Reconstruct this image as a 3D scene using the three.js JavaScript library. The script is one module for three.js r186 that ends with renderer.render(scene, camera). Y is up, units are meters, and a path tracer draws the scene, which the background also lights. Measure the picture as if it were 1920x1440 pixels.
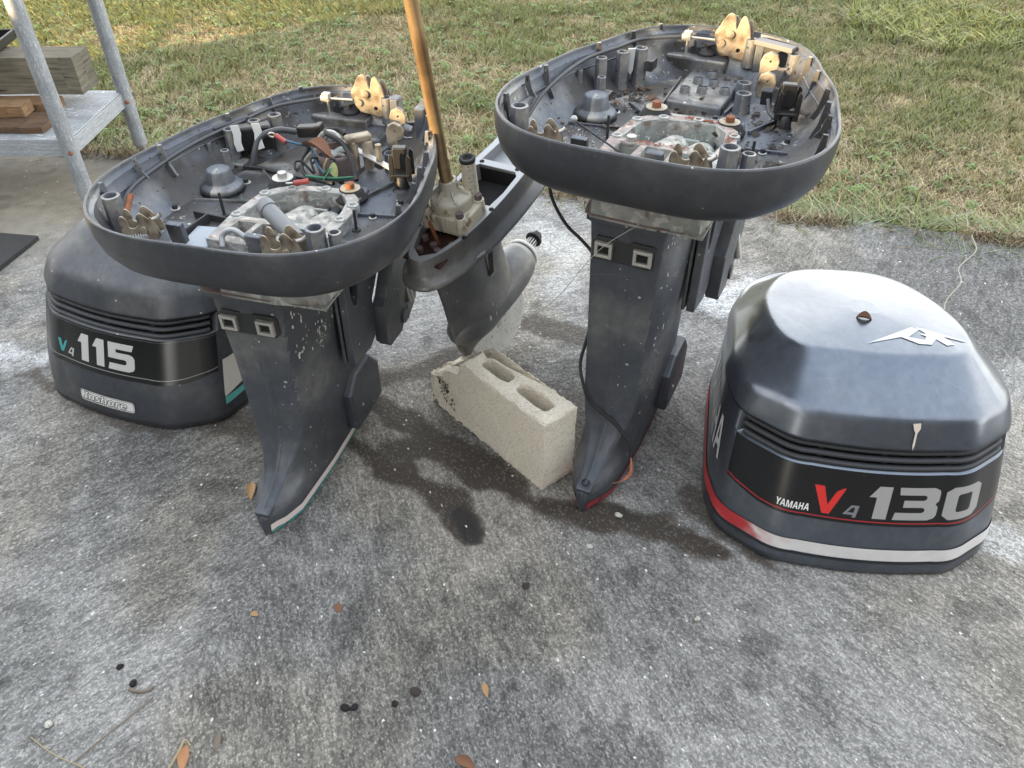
import * as THREE from 'three';
import { RoundedBoxGeometry } from 'three/addons/geometries/RoundedBoxGeometry.js';
import { mergeGeometries, toCreasedNormals } from 'three/addons/utils/BufferGeometryUtils.js';
import { FontLoader } from 'three/addons/loaders/FontLoader.js';

// ---------------------------------------------------------------- camera, sky, sun, exposure
const scene = new THREE.Scene();
const camera = new THREE.PerspectiveCamera(52.8, 4 / 3, 0.05, 400);
camera.position.set(0, 1.262, 0);
camera.rotation.set(-40 * Math.PI / 180, 0, 0);
const renderer = new THREE.WebGLRenderer({ antialias: true });
renderer.toneMapping = THREE.LinearToneMapping;
renderer.toneMappingExposure = 4.7;
renderer.shadowMap.enabled = true;

const SUN = new THREE.Vector3(-0.85, 0.15, 0.53).normalize();
const sun = new THREE.DirectionalLight(new THREE.Color().setRGB(1.0, 0.70, 0.36), 4.2);
sun.position.copy(SUN).multiplyScalar(20);
sun.castShadow = true;
sun.shadow.mapSize.set(2048, 2048);
Object.assign(sun.shadow.camera, { left: -8, right: 8, top: 8, bottom: -8, near: 1, far: 60 });
scene.add(sun);
{ // clear late-day sky: pale and bright towards the horizon, blue overhead, a little warmth round the low sun
  const w = 512, h = 256, d = new Float32Array(w * h * 4);
  for (let j = 0; j < h; j++) for (let i = 0; i < w; i++) {
    const el = (j / (h - 1) - 0.5) * Math.PI, az = (i / w - 0.5) * 2 * Math.PI;
    const y = Math.sin(el), c = Math.cos(el), dx = c * Math.cos(az), dz = c * Math.sin(az);
    const k = Math.pow(1 - Math.max(0, y), 1.7), s = Math.max(0, dx * SUN.x + y * SUN.y + dz * SUN.z);
    const warm = Math.pow(s, 6) * 0.5;
    const o = (j * w + i) * 4;
    d[o] = 0.40 + 0.80 * k + warm; d[o + 1] = 0.445 + 0.73 * k + warm * 0.72; d[o + 2] = 0.51 + 0.58 * k + warm * 0.4; d[o + 3] = 1;
    if (y < -0.02) { d[o] = 0.16; d[o + 1] = 0.17; d[o + 2] = 0.12; }
  }
  const t = new THREE.DataTexture(d, w, h, THREE.RGBAFormat, THREE.FloatType);
  t.mapping = THREE.EquirectangularReflectionMapping; t.magFilter = t.minFilter = THREE.LinearFilter;
  t.wrapS = THREE.RepeatWrapping; t.needsUpdate = true;
  scene.background = t; scene.environment = t;
}

// ---------------------------------------------------------------- helpers
const PI = Math.PI, V = (x, y, z) => new THREE.Vector3(x, y, z), rad = (a) => a * PI / 180;
function rng(seed) { let a = seed >>> 0; return () => { a = (a + 0x6D2B79F5) | 0; let t = Math.imul(a ^ (a >>> 15), 1 | a); t = (t + Math.imul(t ^ (t >>> 7), 61 | t)) ^ t; return ((t ^ (t >>> 14)) >>> 0) / 4294967296; }; }
const clamp = (x, a = 0, b = 1) => x < a ? a : x > b ? b : x, mix = (a, b, t) => a + (b - a) * t;
const sstep = (a, b, x) => { const t = clamp((x - a) / (b - a)); return t * t * (3 - 2 * t); };
const HT = new Float32Array(65536); { const r = rng(77); for (let i = 0; i < 65536; i++) HT[i] = r(); }
const hsh = (x, y, s) => HT[((x * 73 + y * 9173 + s * 2731) ^ ((x * 31 + s * 17) << 5)) & 65535];
function vn(x, y, s = 0, per = 0) { // value noise, optionally periodic
  let xi = Math.floor(x), yi = Math.floor(y); const fx = x - xi, fy = y - yi, u = fx * fx * (3 - 2 * fx), v = fy * fy * (3 - 2 * fy);
  let x1 = xi + 1, y1 = yi + 1;
  if (per) { xi = ((xi % per) + per) % per; x1 = ((x1 % per) + per) % per; yi = ((yi % per) + per) % per; y1 = ((y1 % per) + per) % per; }
  const a = hsh(xi, yi, s), b = hsh(x1, yi, s), c = hsh(xi, y1, s), d = hsh(x1, y1, s);
  return a + (b - a) * u + (c - a) * v + (a - b - c + d) * u * v;
}
function fbm(x, y, o = 4, s = 0, per = 0) { let t = 0, a = 0.5, n = 0; for (let i = 0; i < o; i++) { t += a * vn(x, y, s + i * 7, per); n += a; x *= 2; y *= 2; per *= 2; a *= 0.5; } return t / n; }
function n3(x, y, z, s = 0) { return (vn(x + z * 0.7, y - z * 0.4, s) + vn(y + 11.3, z + x * 0.3, s + 3) + vn(z - 4.7, x + y * 0.5, s + 5)) / 3; }
function colTex(w, h, fn, wrap = true) {
  const d = new Uint8Array(w * h * 4);
  for (let j = 0; j < h; j++) for (let i = 0; i < w; i++) { const c = fn((i + 0.5) / w, (j + 0.5) / h), o = (j * w + i) * 4; d[o] = clamp(c[0], 0, 255); d[o + 1] = clamp(c[1], 0, 255); d[o + 2] = clamp(c[2], 0, 255); d[o + 3] = 255; }
  return fin(new THREE.DataTexture(d, w, h), wrap, true);
}
function fin(t, wrap, srgb) { t.magFilter = THREE.LinearFilter; t.minFilter = THREE.LinearMipmapLinearFilter; t.generateMipmaps = true; if (wrap) t.wrapS = t.wrapT = THREE.RepeatWrapping; if (srgb) t.colorSpace = THREE.SRGBColorSpace; t.needsUpdate = true; return t; }
function grayTex(w, h, fn, wrap = true) { const t = colTex(w, h, (u, v) => { const g = fn(u, v) * 255; return [g, g, g]; }, wrap); t.colorSpace = THREE.NoColorSpace; return t; }
function rep(t, x, y = x) { const c = t.clone(); c.repeat.set(x, y); c.needsUpdate = true; return c; }
const lin = (r, g, b) => new THREE.Color().setRGB(r, g, b);
const std = (o) => new THREE.MeshStandardMaterial(o), phy = (o) => new THREE.MeshPhysicalMaterial(o);
const taken = {};
const numbered = (n) => { const k = (taken[n] = (taken[n] ?? -1) + 1); return k ? `${n}_${String(k).padStart(3, '0')}` : n; };
function mesh(name, geo, mat, parent) {
  if (mat.userData.metric && !geo.userData.metric) geo = boxUV(geo);
  const m = new THREE.Mesh(geo, mat); m.name = parent ? name : numbered(name); m.castShadow = m.receiveShadow = true; (parent || scene).add(m); return m;
}
function thing(name, label, category, pos = [0, 0, 0], turn = 0, group) {
  const g = new THREE.Group(); g.name = numbered(name); g.position.set(...pos); g.rotation.y = turn; g.userData = { label, category }; if (group) g.userData.group = group; scene.add(g); return g;
}
function tag(o, label, category, group) { o.userData = { label, category }; if (group) o.userData.group = group; return o; }
// geometries
function loft(rings, { closed = true, capA = false, capB = false, uvS = 1 } = {}) {
  const n = rings[0].length, pos = [], uv = [], idx = []; let v = 0, U = [0], best = -1;
  for (const r of rings) { let l = [0]; for (let i = 1; i <= n; i++) l.push(l[i - 1] + r[i % n].distanceTo(r[i - 1])); if (l[n] > best) { best = l[n]; U = l; } }
  rings.forEach((r, k) => {
    if (k) { let s = 0; for (let i = 0; i < n; i++) s += r[i].distanceTo(rings[k - 1][i]); v += s / n; }
    for (let i = 0; i < n + (closed ? 1 : 0); i++) { const p = r[i % n]; pos.push(p.x, p.y, p.z); uv.push(U[i] * uvS, v * uvS); }
  });
  const m = n + (closed ? 1 : 0);
  for (let k = 0; k < rings.length - 1; k++) for (let i = 0; i < m - 1; i++) { const a = k * m + i, b = a + 1, c = a + m, d = c + 1; idx.push(a, b, d, a, d, c); }
  const cap = (r, flip) => { const c = new THREE.Vector3(); r.forEach((p) => c.add(p)); c.divideScalar(n); const o = pos.length / 3; pos.push(c.x, c.y, c.z); uv.push(c.x * uvS, c.z * uvS); r.forEach((p) => { pos.push(p.x, p.y, p.z); uv.push(p.x * uvS, p.z * uvS); }); for (let i = 0; i < n; i++) { const a = o + 1 + i, b = o + 1 + (i + 1) % n; if (flip) idx.push(o, b, a); else idx.push(o, a, b); } };
  if (capA) cap(rings[0], true); if (capB) cap(rings[rings.length - 1], false);
  const g = new THREE.BufferGeometry(); g.setAttribute('position', new THREE.Float32BufferAttribute(pos, 3)); g.setAttribute('uv', new THREE.Float32BufferAttribute(uv, 2)); g.setIndex(idx); g.userData.metric = true;
  g.computeVertexNormals();
  if (closed) { const N = g.attributes.normal; for (let k = 0; k < rings.length; k++) { const a = k * m, b = a + n; const x = N.getX(a) + N.getX(b), y = N.getY(a) + N.getY(b), z = N.getZ(a) + N.getZ(b), l = Math.hypot(x, y, z) || 1; N.setXYZ(a, x / l, y / l, z / l); N.setXYZ(b, x / l, y / l, z / l); } }
  return g;
}
function at(geo, x, y, z, rx = 0, ry = 0, rz = 0) { if (rx) geo.rotateX(rx); if (rz) geo.rotateZ(rz); if (ry) geo.rotateY(ry); geo.translate(x, y, z); return geo; }
const rbox = (w, h, d, r = 0.002, seg = 2) => new RoundedBoxGeometry(w, h, d, seg, Math.min(r, w / 2.01, h / 2.01, d / 2.01));
function cylTo(a, b, r, r2 = r, seg = 16, open = false) { const d = b.clone().sub(a), g = new THREE.CylinderGeometry(r2, r, d.length(), seg, 1, open); g.applyQuaternion(new THREE.Quaternion().setFromUnitVectors(V(0, 1, 0), d.clone().normalize())); g.translate((a.x + b.x) / 2, (a.y + b.y) / 2, (a.z + b.z) / 2); return g; }
const tube = (pts, r, seg = 40, rs = 8) => new THREE.TubeGeometry(new THREE.CatmullRomCurve3(pts, false, 'centripetal'), seg, r, rs, false);
function lathe(pts, seg = 28) { const g = new THREE.LatheGeometry(pts.map(([x, y]) => new THREE.Vector2(x, y)), seg), n = pts.length, uv = g.attributes.uv, L = [0]; let rm = 0; pts.forEach(([x, y], i) => { rm = Math.max(rm, x); if (i) L.push(L[i - 1] + Math.hypot(x - pts[i - 1][0], y - pts[i - 1][1])); }); for (let i = 0; i < uv.count; i++) uv.setXY(i, Math.floor(i / n) / seg * 2 * PI * rm, L[i % n]); g.userData.metric = true; return g; }
function plate(pts, depth, bevel = 0.0006, holes = []) {
  const s = new THREE.Shape(pts.map(([x, y]) => new THREE.Vector2(x, y))); holes.forEach((h) => s.holes.push(new THREE.Path(h.map(([x, y]) => new THREE.Vector2(x, y)))));
  const g = new THREE.ExtrudeGeometry(s, { depth: depth - 2 * bevel, bevelEnabled: bevel > 0, bevelThickness: bevel, bevelSize: bevel, bevelSegments: 2, curveSegments: 8 }); g.translate(0, 0, bevel - depth / 2); return g;
}
const curvy = (pts, k = 4) => new THREE.CatmullRomCurve3(pts.map(([x, y]) => new THREE.Vector3(x, y, 0)), true, 'centripetal').getPoints(pts.length * k).slice(0, -1).map((p) => [p.x, p.y]);
const circ = (cx, cy, r, n = 14, sx = 1, sy = 1) => Array.from({ length: n }, (_, i) => [cx + Math.cos(i / n * 2 * PI) * r * sx, cy + Math.sin(i / n * 2 * PI) * r * sy]);
function merge(list) { return mergeGeometries(list.map((g) => { const q = g.index ? g.toNonIndexed() : g; for (const k of Object.keys(q.attributes)) if (!['position', 'normal', 'uv'].includes(k)) q.deleteAttribute(k); return q; })); }
function jitter(geo, amp, f, s = 0, fn) { const p = geo.attributes.position; for (let i = 0; i < p.count; i++) { const x = p.getX(i), y = p.getY(i), z = p.getZ(i); let a = amp; if (fn) a *= fn(x, y, z); p.setXYZ(i, x + (n3(x * f, y * f, z * f, s) - 0.5) * 2 * a, y + (n3(y * f + 9, z * f, x * f, s + 20) - 0.5) * 2 * a, z + (n3(z * f + 5, x * f, y * f, s + 40) - 0.5) * 2 * a); } geo.computeVertexNormals(); return geo; }
// planar / box uv in metres for parts whose own uv is not metric
function boxUV(geo, s = 1) { const g = geo.index ? geo.toNonIndexed() : geo; const p = g.attributes.position, n = g.attributes.normal, uv = new Float32Array(p.count * 2); for (let i = 0; i < p.count; i += 3) { let ax = 0, ay = 0, az = 0; for (let k = 0; k < 3; k++) { ax += Math.abs(n.getX(i + k)); ay += Math.abs(n.getY(i + k)); az += Math.abs(n.getZ(i + k)); } for (let k = 0; k < 3; k++) { const x = p.getX(i + k), y = p.getY(i + k), z = p.getZ(i + k); const [a, b] = ay >= ax && ay >= az ? [x, z] : ax >= az ? [z, y] : [x, y]; uv[(i + k) * 2] = a * s; uv[(i + k) * 2 + 1] = b * s; } } g.setAttribute('uv', new THREE.BufferAttribute(uv, 2)); g.userData.metric = true; return g; }

// ---------------------------------------------------------------- materials
const wn = (u, v, f, o, s) => fbm(u * f, v * f, o, s, f);
// worn grey engine enamel; one tile is 0.7 m
function enamel(base, dust, amt, seed, scr = 60, chip = 30, grime = 0) {
  const W = 768, R = rng(seed), scratch = new Float32Array(W * W), chips = new Float32Array(W * W);
  const put = (A, x, y, a) => { x = ((x | 0) % W + W) % W; y = ((y | 0) % W + W) % W; A[y * W + x] = Math.max(A[y * W + x], a); };
  for (let i = 0; i < scr; i++) { let x = R() * W, y = R() * W, a = R() * 6.3; const L = 8 + R() * R() * 130, s = 0.2 + R() * 0.5; for (let k = 0; k < L; k++) { put(scratch, x, y, s * (0.4 + 0.6 * R())); x += Math.cos(a); y += Math.sin(a); a += (R() - 0.5) * 0.06; } }
  for (let i = 0; i < chip; i++) { const x = R() * W, y = R() * W, r = 0.7 + R() * R() * 3.2; for (let a = -4; a <= 4; a++) for (let b = -4; b <= 4; b++) if (a * a + b * b * (1 + R()) < r * r) put(chips, x + a, y + b, 1); }
  const map = colTex(W, W, (u, v) => {
    const i = ((v * W) | 0) * W + ((u * W) | 0), m = sstep(0.42, 0.75, wn(u, v, 5, 5, seed)) * amt, f = (wn(u, v, 64, 2, seed + 3) - 0.5) * 10;
    let c = base.map((b, k) => mix(b, dust[k], clamp(m * (0.5 + wn(u, v, 48, 2, seed + 5)))) + f);
    if (grime) { const g = grime * sstep(0.5, 0.72, wn(u, v, 7, 5, seed + 31)), sp = grime * sstep(0.80, 0.88, wn(u, v, 90, 2, seed + 41)), wd = grime * 0.8 * sstep(0.78, 0.86, wn(u, v, 120, 2, seed + 51)) * sstep(0.4, 0.6, wn(u, v, 4, 3, seed + 61)); c = c.map((b, k) => mix(mix(mix(b, [46, 42, 38][k], g * 0.7), [30, 27, 25][k], sp), [190, 186, 176][k], wd)); }
    if (scratch[i]) c = c.map((b) => mix(b, 165, scratch[i] * 0.6)); if (chips[i]) c = c.map((b, k) => mix(b, [205, 203, 196][k], 0.85));
    return c;
  });
  const rough = grayTex(256, 256, (u, v) => 0.42 + 0.35 * amt * sstep(0.35, 0.8, wn(u, v, 6, 4, seed + 11)) + 0.1 * wn(u, v, 40, 2, seed));
  return { map, rough };
}
const TILE = 1 / 0.7;
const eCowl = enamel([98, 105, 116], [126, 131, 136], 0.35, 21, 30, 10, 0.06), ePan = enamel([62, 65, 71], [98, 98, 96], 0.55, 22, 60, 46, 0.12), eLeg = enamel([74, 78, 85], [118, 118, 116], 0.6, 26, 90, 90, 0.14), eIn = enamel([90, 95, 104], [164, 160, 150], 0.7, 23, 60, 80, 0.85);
const M = {
  cowl: phy({ map: rep(eCowl.map, TILE), roughnessMap: rep(eCowl.rough, TILE), roughness: 0.62, metalness: 0.78, clearcoat: 0.35, clearcoatRoughness: 0.2 }),
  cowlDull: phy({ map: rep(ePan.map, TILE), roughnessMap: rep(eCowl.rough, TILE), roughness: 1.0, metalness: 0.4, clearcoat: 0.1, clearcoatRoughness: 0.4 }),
  pan: phy({ map: rep(ePan.map, TILE), roughnessMap: rep(ePan.rough, TILE), roughness: 0.9, metalness: 0.45, clearcoat: 0.15, clearcoatRoughness: 0.4 }),
  leg: phy({ map: rep(eLeg.map, TILE), roughnessMap: rep(eLeg.rough, TILE), roughness: 0.9, metalness: 0.35, clearcoat: 0.06, clearcoatRoughness: 0.4 }),
  inner: std({ map: rep(eIn.map, TILE), roughnessMap: rep(eIn.rough, TILE), roughness: 0.95, metalness: 0.45 }),
  dark: std({ color: lin(0.022, 0.023, 0.026), roughness: 0.6 }), black: std({ color: lin(0.012, 0.012, 0.013), roughness: 0.45 }),
  hole: std({ color: lin(0.01, 0.01, 0.01), roughness: 0.95 }),  // near-black painted in for the shade of small openings; also soot, black plastic
  rubber: std({ color: lin(0.018, 0.018, 0.019), roughness: 0.75 }), cable: std({ color: lin(0.05, 0.053, 0.06), roughness: 0.5 }),
};
const rustTex = colTex(256, 256, (u, v) => { const a = wn(u, v, 6, 5, 3), b = wn(u, v, 24, 3, 8); return [mix(78, 150, a) + b * 22, mix(52, 92, a) + b * 12, mix(42, 62, a)]; });
const latchTex = colTex(256, 256, (u, v) => { const a = wn(u, v, 5, 5, 13), b = sstep(0.5, 0.85, wn(u, v, 6, 5, 31)) * 0.6; const d = sstep(0.45, 0.9, wn(u, v, 6, 5, 37)) * 0.6; return [mix(mix(mix(132, 184, a), 104, b), 48, d), mix(mix(mix(124, 173, a), 80, b), 41, d), mix(mix(mix(108, 154, a), 62, b), 36, d)]; });
const castTex = colTex(512, 512, (u, v) => { const a = wn(u, v, 8, 5, 41), g = sstep(0.5, 0.72, wn(u, v, 5, 4, 57)), br = sstep(0.6, 0.78, wn(u, v, 9, 4, 63)), w = sstep(0.55, 0.7, wn(u, v, 14, 4, 71)); let c = [mix(120, 176, a), mix(122, 176, a), mix(122, 172, a)]; c = c.map((x, k) => mix(x, [140, 158, 154][k], g * 0.4)); c = c.map((x, k) => mix(x, [206, 202, 196][k], w * 0.6)); return c.map((x, k) => mix(x, [96, 78, 66][k], br * 0.55)); });
const castBump = grayTex(256, 256, (u, v) => wn(u, v, 20, 4, 5));
Object.assign(M, {
  rust: std({ map: rep(rustTex, 12), roughness: 0.9 }), latch: std({ map: rep(latchTex, 9), roughness: 0.6, metalness: 0.25 }),
  cast: std({ map: rep(castTex, 6), bumpMap: rep(castBump, 8), bumpScale: 0.0015, roughness: 0.75, metalness: 0.15 }),
  zinc: std({ color: lin(0.45, 0.44, 0.41), roughness: 0.45, metalness: 0.6 }), steel: std({ color: lin(0.5, 0.5, 0.5), roughness: 0.35, metalness: 0.9 }),
  pale: std({ map: rep(castTex, 9), color: lin(1, 0.98, 0.93), roughness: 0.85 }),
  bare: std({ color: lin(0.34, 0.35, 0.36), roughness: 0.5, metalness: 0.4 }),
  plasticWhite: std({ color: lin(0.42, 0.43, 0.42), roughness: 0.5 }), red: std({ color: lin(0.30, 0.05, 0.042), roughness: 0.5 }), wireBlue: std({ color: lin(0.03, 0.09, 0.15), roughness: 0.5 }), wireGreen: std({ color: lin(0.02, 0.13, 0.07), roughness: 0.5 }), wireOrange: std({ color: lin(0.5, 0.16, 0.08), roughness: 0.5 }),
  gasket: std({ color: lin(0.16, 0.12, 0.115), roughness: 0.9 }), leafBrown: std({ color: lin(0.16, 0.075, 0.04), roughness: 0.8, side: THREE.DoubleSide }), leafDark: std({ color: lin(0.03, 0.022, 0.016), roughness: 0.9, side: THREE.DoubleSide }), leafTan: std({ color: lin(0.33, 0.2, 0.09), roughness: 0.75, side: THREE.DoubleSide }), straw: std({ color: lin(0.34, 0.27, 0.16), roughness: 0.85 }), bark: std({ color: lin(0.17, 0.14, 0.11), roughness: 0.9 }),
});
for (const k of ['inner', 'leg', 'pan', 'cowl', 'cowlDull', 'cast', 'latch', 'rust', 'pale']) M[k].userData.metric = true;

// ---------------------------------------------------------------- ground: concrete slab, lawn
const edgeZ = (x) => -2.60 + 0.235 * x + (fbm(x * 1.3 + 40, 2.2, 4, 5) - 0.5) * 0.32;
const CX0 = -2.7, CZ0 = -3.3, CW = 5.0, CD = 3.7;
function segD(px, pz, pts) { let m = 9; for (let i = 0; i < pts.length - 1; i++) { const [ax, az] = pts[i], [bx, bz] = pts[i + 1], dx = bx - ax, dz = bz - az, t = clamp(((px - ax) * dx + (pz - az) * dz) / (dx * dx + dz * dz)); m = Math.min(m, Math.hypot(px - ax - dx * t, pz - az - dz * t)); } return m; }
// oil and mud that has run across the slab: [points, half width, strength]
const oil = [
  [[[-0.46, -1.38], [-0.37, -1.29], [-0.29, -1.22], [-0.19, -1.16], [-0.13, -1.1], [-0.095, -1.03]], 0.045, 0.9],
  [[[-0.56, -1.5], [-0.34, -1.44], [-0.2, -1.32], [-0.06, -1.19], [0.06, -1.1], [0.17, -1.075], [0.29, -1.04], [0.42, -0.97]], 0.05, 0.85],
  [[[-0.75, -1.37], [-0.58, -1.35], [-0.44, -1.27]], 0.075, 0.75], [[[-0.34, -1.52], [-0.2, -1.57], [-0.05, -1.7]], 0.07, 0.6],
  [[[-0.32, -1.24], [-0.2, -1.29], [-0.07, -1.22], [0.02, -1.14]], 0.06, 0.8], [[[0.06, -1.77], [0.2, -1.7]], 0.06, 0.6], [[[0.38, -1.15], [0.44, -1.02], [0.52, -0.93]], 0.04, 0.6],
  [[[0.03, -1.5], [0.25, -1.42]], 0.06, 0.35], [[[-1.3, -1.6], [-1.05, -1.42], [-0.8, -1.32]], 0.03, 0.5]];
const puddle = [[[-0.11, -1.075], [-0.085, -1.02]], 0.026];
const bleach = [[[[0.5, -1.92], [0.62, -1.84], [0.72, -1.95]], 0.09, 0.85], [[[0.08, -2.36], [0.2, -2.12], [0.16, -1.95]], 0.08, 0.38], [[[-1.35, -1.62], [-1.16, -1.62]], 0.06, 0.7], [[[0.3, -1.75], [0.45, -1.7]], 0.06, 0.3], [[[0.95, -1.02], [1.1, -0.95]], 0.06, 0.6]];
const dirTo = [[-1.1, -1.0, -47], [-0.9, -2.4, -60], [1.4, -2.0, -32], [0.55, -0.8, 39], [0.0, -0.7, 20], [0.2, -2.2, -70]].map(([x, z, a]) => [x, z, Math.cos(rad(a)), Math.sin(rad(a))]);
const LW = 640, LH = 474, field = (fn) => { const a = new Float32Array(LW * LH); for (let j = 0; j < LH; j++) for (let i = 0; i < LW; i++) a[j * LW + i] = fn(CX0 + i / (LW - 1) * CW, CZ0 + j / (LH - 1) * CD); return a; };
let fu = 0, fv = 0, fo = 0; const smp = (a) => { const p = a[fo], q = a[fo + 1], r = a[fo + LW], s = a[fo + LW + 1]; return p + (q - p) * fu + (r - p) * fv + (p - q - r + s) * fu * fv; };
const fBig = field((x, z) => fbm(x * 1.5 + 3, z * 1.5, 4, 31)), fMid = field((x, z) => fbm(x * 6, z * 6, 4, 45)), fTan = field((x, z) => fbm(x * 2.3 + 9, z * 2.3, 3, 80)), fWob = field((x, z) => (fbm(x * 11, z * 11, 4, 90) - 0.5) * 0.085), fSpot = field((x, z) => fbm(x * 13, z * 13, 2, 101)), fFine = field((x, z) => fbm(x * 30, z * 30, 2, 60));
const dist = (list) => list.map(([p]) => field((x, z) => segD(x, z, p))), dOil = dist(oil), dBl = dist(bleach), dPud = field((x, z) => segD(x, z, puddle[0]));
function bake(X0, Z0, WW, DD, CWpx, CHpx) {
 const cCol = new Uint8Array(CWpx * CHpx * 4), cBmp = new Uint8Array(CWpx * CHpx * 4), cRgh = new Uint8Array(CWpx * CHpx * 4);
 for (let j = 0; j < CHpx; j++) for (let i = 0; i < CWpx; i++) {
  const x = X0 + (i + 0.5) / CWpx * WW, z = Z0 + (j + 0.5) / CHpx * DD, o = (j * CWpx + i) * 4;
  { const a = (x - CX0) / CW * (LW - 1), b = (z - CZ0) / CD * (LH - 1), ai = Math.min(LW - 2, a | 0), bi = Math.min(LH - 2, b | 0); fu = a - ai; fv = b - bi; fo = bi * LW + ai; }
  // sand grains dragged by the broom: cells stretched along the sweep, each grain its own tone, paste between them
  let bw = 0, bc = 1, bs = 0; for (const [cx, cz, c, s] of dirTo) { const q2 = (x - cx) * (x - cx) + (z - cz) * (z - cz), w = 1 / (q2 + 0.01); if (w > bw) { bw = w; bc = c; bs = s; } }
  const wx = x + (vn(x * 7, z * 7, 71) - 0.5) * 0.12, wz = z + (vn(x * 7, z * 7, 72) - 0.5) * 0.12; // ragged limits between sweeps
  bw = 0; for (const [cx, cz, c, s] of dirTo) { const w = 1 / ((wx - cx) * (wx - cx) + (wz - cz) * (wz - cz) + 0.01); if (w > bw) { bw = w; bc = c; bs = s; } }
  const ga = (x * bc - z * bs) * 330, gb = (x * bs + z * bc) * 205, gi = Math.floor(ga), gj = Math.floor(gb); let d1 = 9, d2 = 9, id = 0;
  for (let m = -1; m <= 1; m++) for (let n = -1; n <= 1; n++) { const cx = gi + m, cy = gj + n, ex = cx + hsh(cx, cy, 201) - ga, ey = cy + hsh(cx, cy, 202) - gb, dd = ex * ex + ey * ey; if (dd < d1) { d2 = d1; d1 = dd; id = hsh(cx, cy, 203); } else if (dd < d2) d2 = dd; }
  const gap = sstep(0.0, 0.3, Math.sqrt(d2) - Math.sqrt(d1)), grain = id, br = vn(ga * 0.55, gb * 0.16, 3), g2 = grain;
  const big = smp(fBig), mid = smp(fMid), fine = smp(fFine);
  const smooth = sstep(-1.0, -1.7, x) * sstep(-1.9, -2.4, z); // trowelled apron round the table
  let worn = sstep(0.32, 0.68, 0.68 * big + 0.32 * mid + (fine - 0.5) * 0.22);
  let h = mix((0.25 + 0.75 * grain) * (0.45 + 0.55 * gap) * 0.8 + 0.2 * br, 0.45 + 0.2 * fine, smooth * 0.7);
  // darker paste low in the texture, pale aggregate and rubbed ridges high in it
  let t = clamp(mix(0.21, 0.56, worn) + (h - 0.42) * mix(0.82, 0.4, smooth) + (br - 0.5) * 0.06 + (grain > 0.95 ? 0.08 : 0));
  let r = mix(56, 177, t), g = mix(56, 175, t), b = mix(55, 171, t);
  const tan = sstep(0.5, 0.7, smp(fTan)) * 0.35 + smooth * 0.55; r = mix(r, r * 1.06, tan); b = mix(b, b * 0.87, tan); g = mix(g, g * 0.99, tan);
  if (smooth > 0) { r = mix(r, 136, smooth * 0.45); g = mix(g, 132, smooth * 0.45); b = mix(b, 122, smooth * 0.45); }
  const wob = smp(fWob);
  let st = 0; for (let n = 0; n < oil.length; n++) { const w = oil[n][1], k = oil[n][2], d = smp(dOil[n]) + wob; st = Math.max(st, k * sstep(w * 0.8, w * 0.3, d)); }
  st *= 0.95 + 0.3 * mid; if (st > 0) { const q = clamp(st * (1.05 - 0.35 * sstep(0.72, 0.95, g2))); r = mix(r, 50, q * 0.92); g = mix(g, 43, q * 0.92); b = mix(b, 36, q * 0.92); }
  let wet = 0.85 * sstep(0.024, 0.004, smp(dPud) + wob * 0.7); if (wet > 0) { r = mix(r, 24, wet * 0.9); g = mix(g, 21, wet * 0.9); b = mix(b, 19, wet * 0.9); }
  for (let n = 0; n < bleach.length; n++) { const w = bleach[n][1], k = bleach[n][2], d = smp(dBl[n]) + wob * 1.3, q = k * sstep(w, w * 0.35, d) * (0.45 + 0.55 * sstep(0.35, 0.6, h)) * (0.6 + 0.6 * mid); if (q > 0.01) { r = mix(r, 216, clamp(q)); g = mix(g, 218, clamp(q)); b = mix(b, 220, clamp(q)); } }
  const spot = sstep(0.74, 0.84, smp(fSpot)) * 0.16; r *= 1 - spot; g *= 1 - spot; b *= 1 - spot;
  if (id > 0.9985) { r = 214; g = 212; b = 206; h += 0.2; }
  cCol[o] = clamp(r, 0, 255); cCol[o + 1] = clamp(g, 0, 255); cCol[o + 2] = clamp(b, 0, 255); cCol[o + 3] = 255;
  const hb = clamp(h * (1 - wet * 0.6) - st * 0.08) * 255; cBmp[o] = cBmp[o + 1] = cBmp[o + 2] = hb; cBmp[o + 3] = 255;
  const rg = (0.9 - 0.12 * st - 0.5 * wet) * 255; cRgh[o] = cRgh[o + 1] = cRgh[o + 2] = rg; cRgh[o + 3] = 255;
}
 return { map: fin(new THREE.DataTexture(cCol, CWpx, CHpx), true, true), bumpMap: fin(new THREE.DataTexture(cBmp, CWpx, CHpx), true, false), roughnessMap: fin(new THREE.DataTexture(cRgh, CWpx, CHpx), true, false) };
}
const concrete = std({ ...bake(CX0, CZ0, CW, CD, 2048, 1516), bumpScale: 0.002, roughness: 1 }), NX0 = -1.4, NZ0 = -1.5, NW = 2.8, ND = 1.2, concreteNear = std({ ...bake(NX0, NZ0, NW, ND, 2048, 878), bumpScale: 0.002, roughness: 1 });
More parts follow.
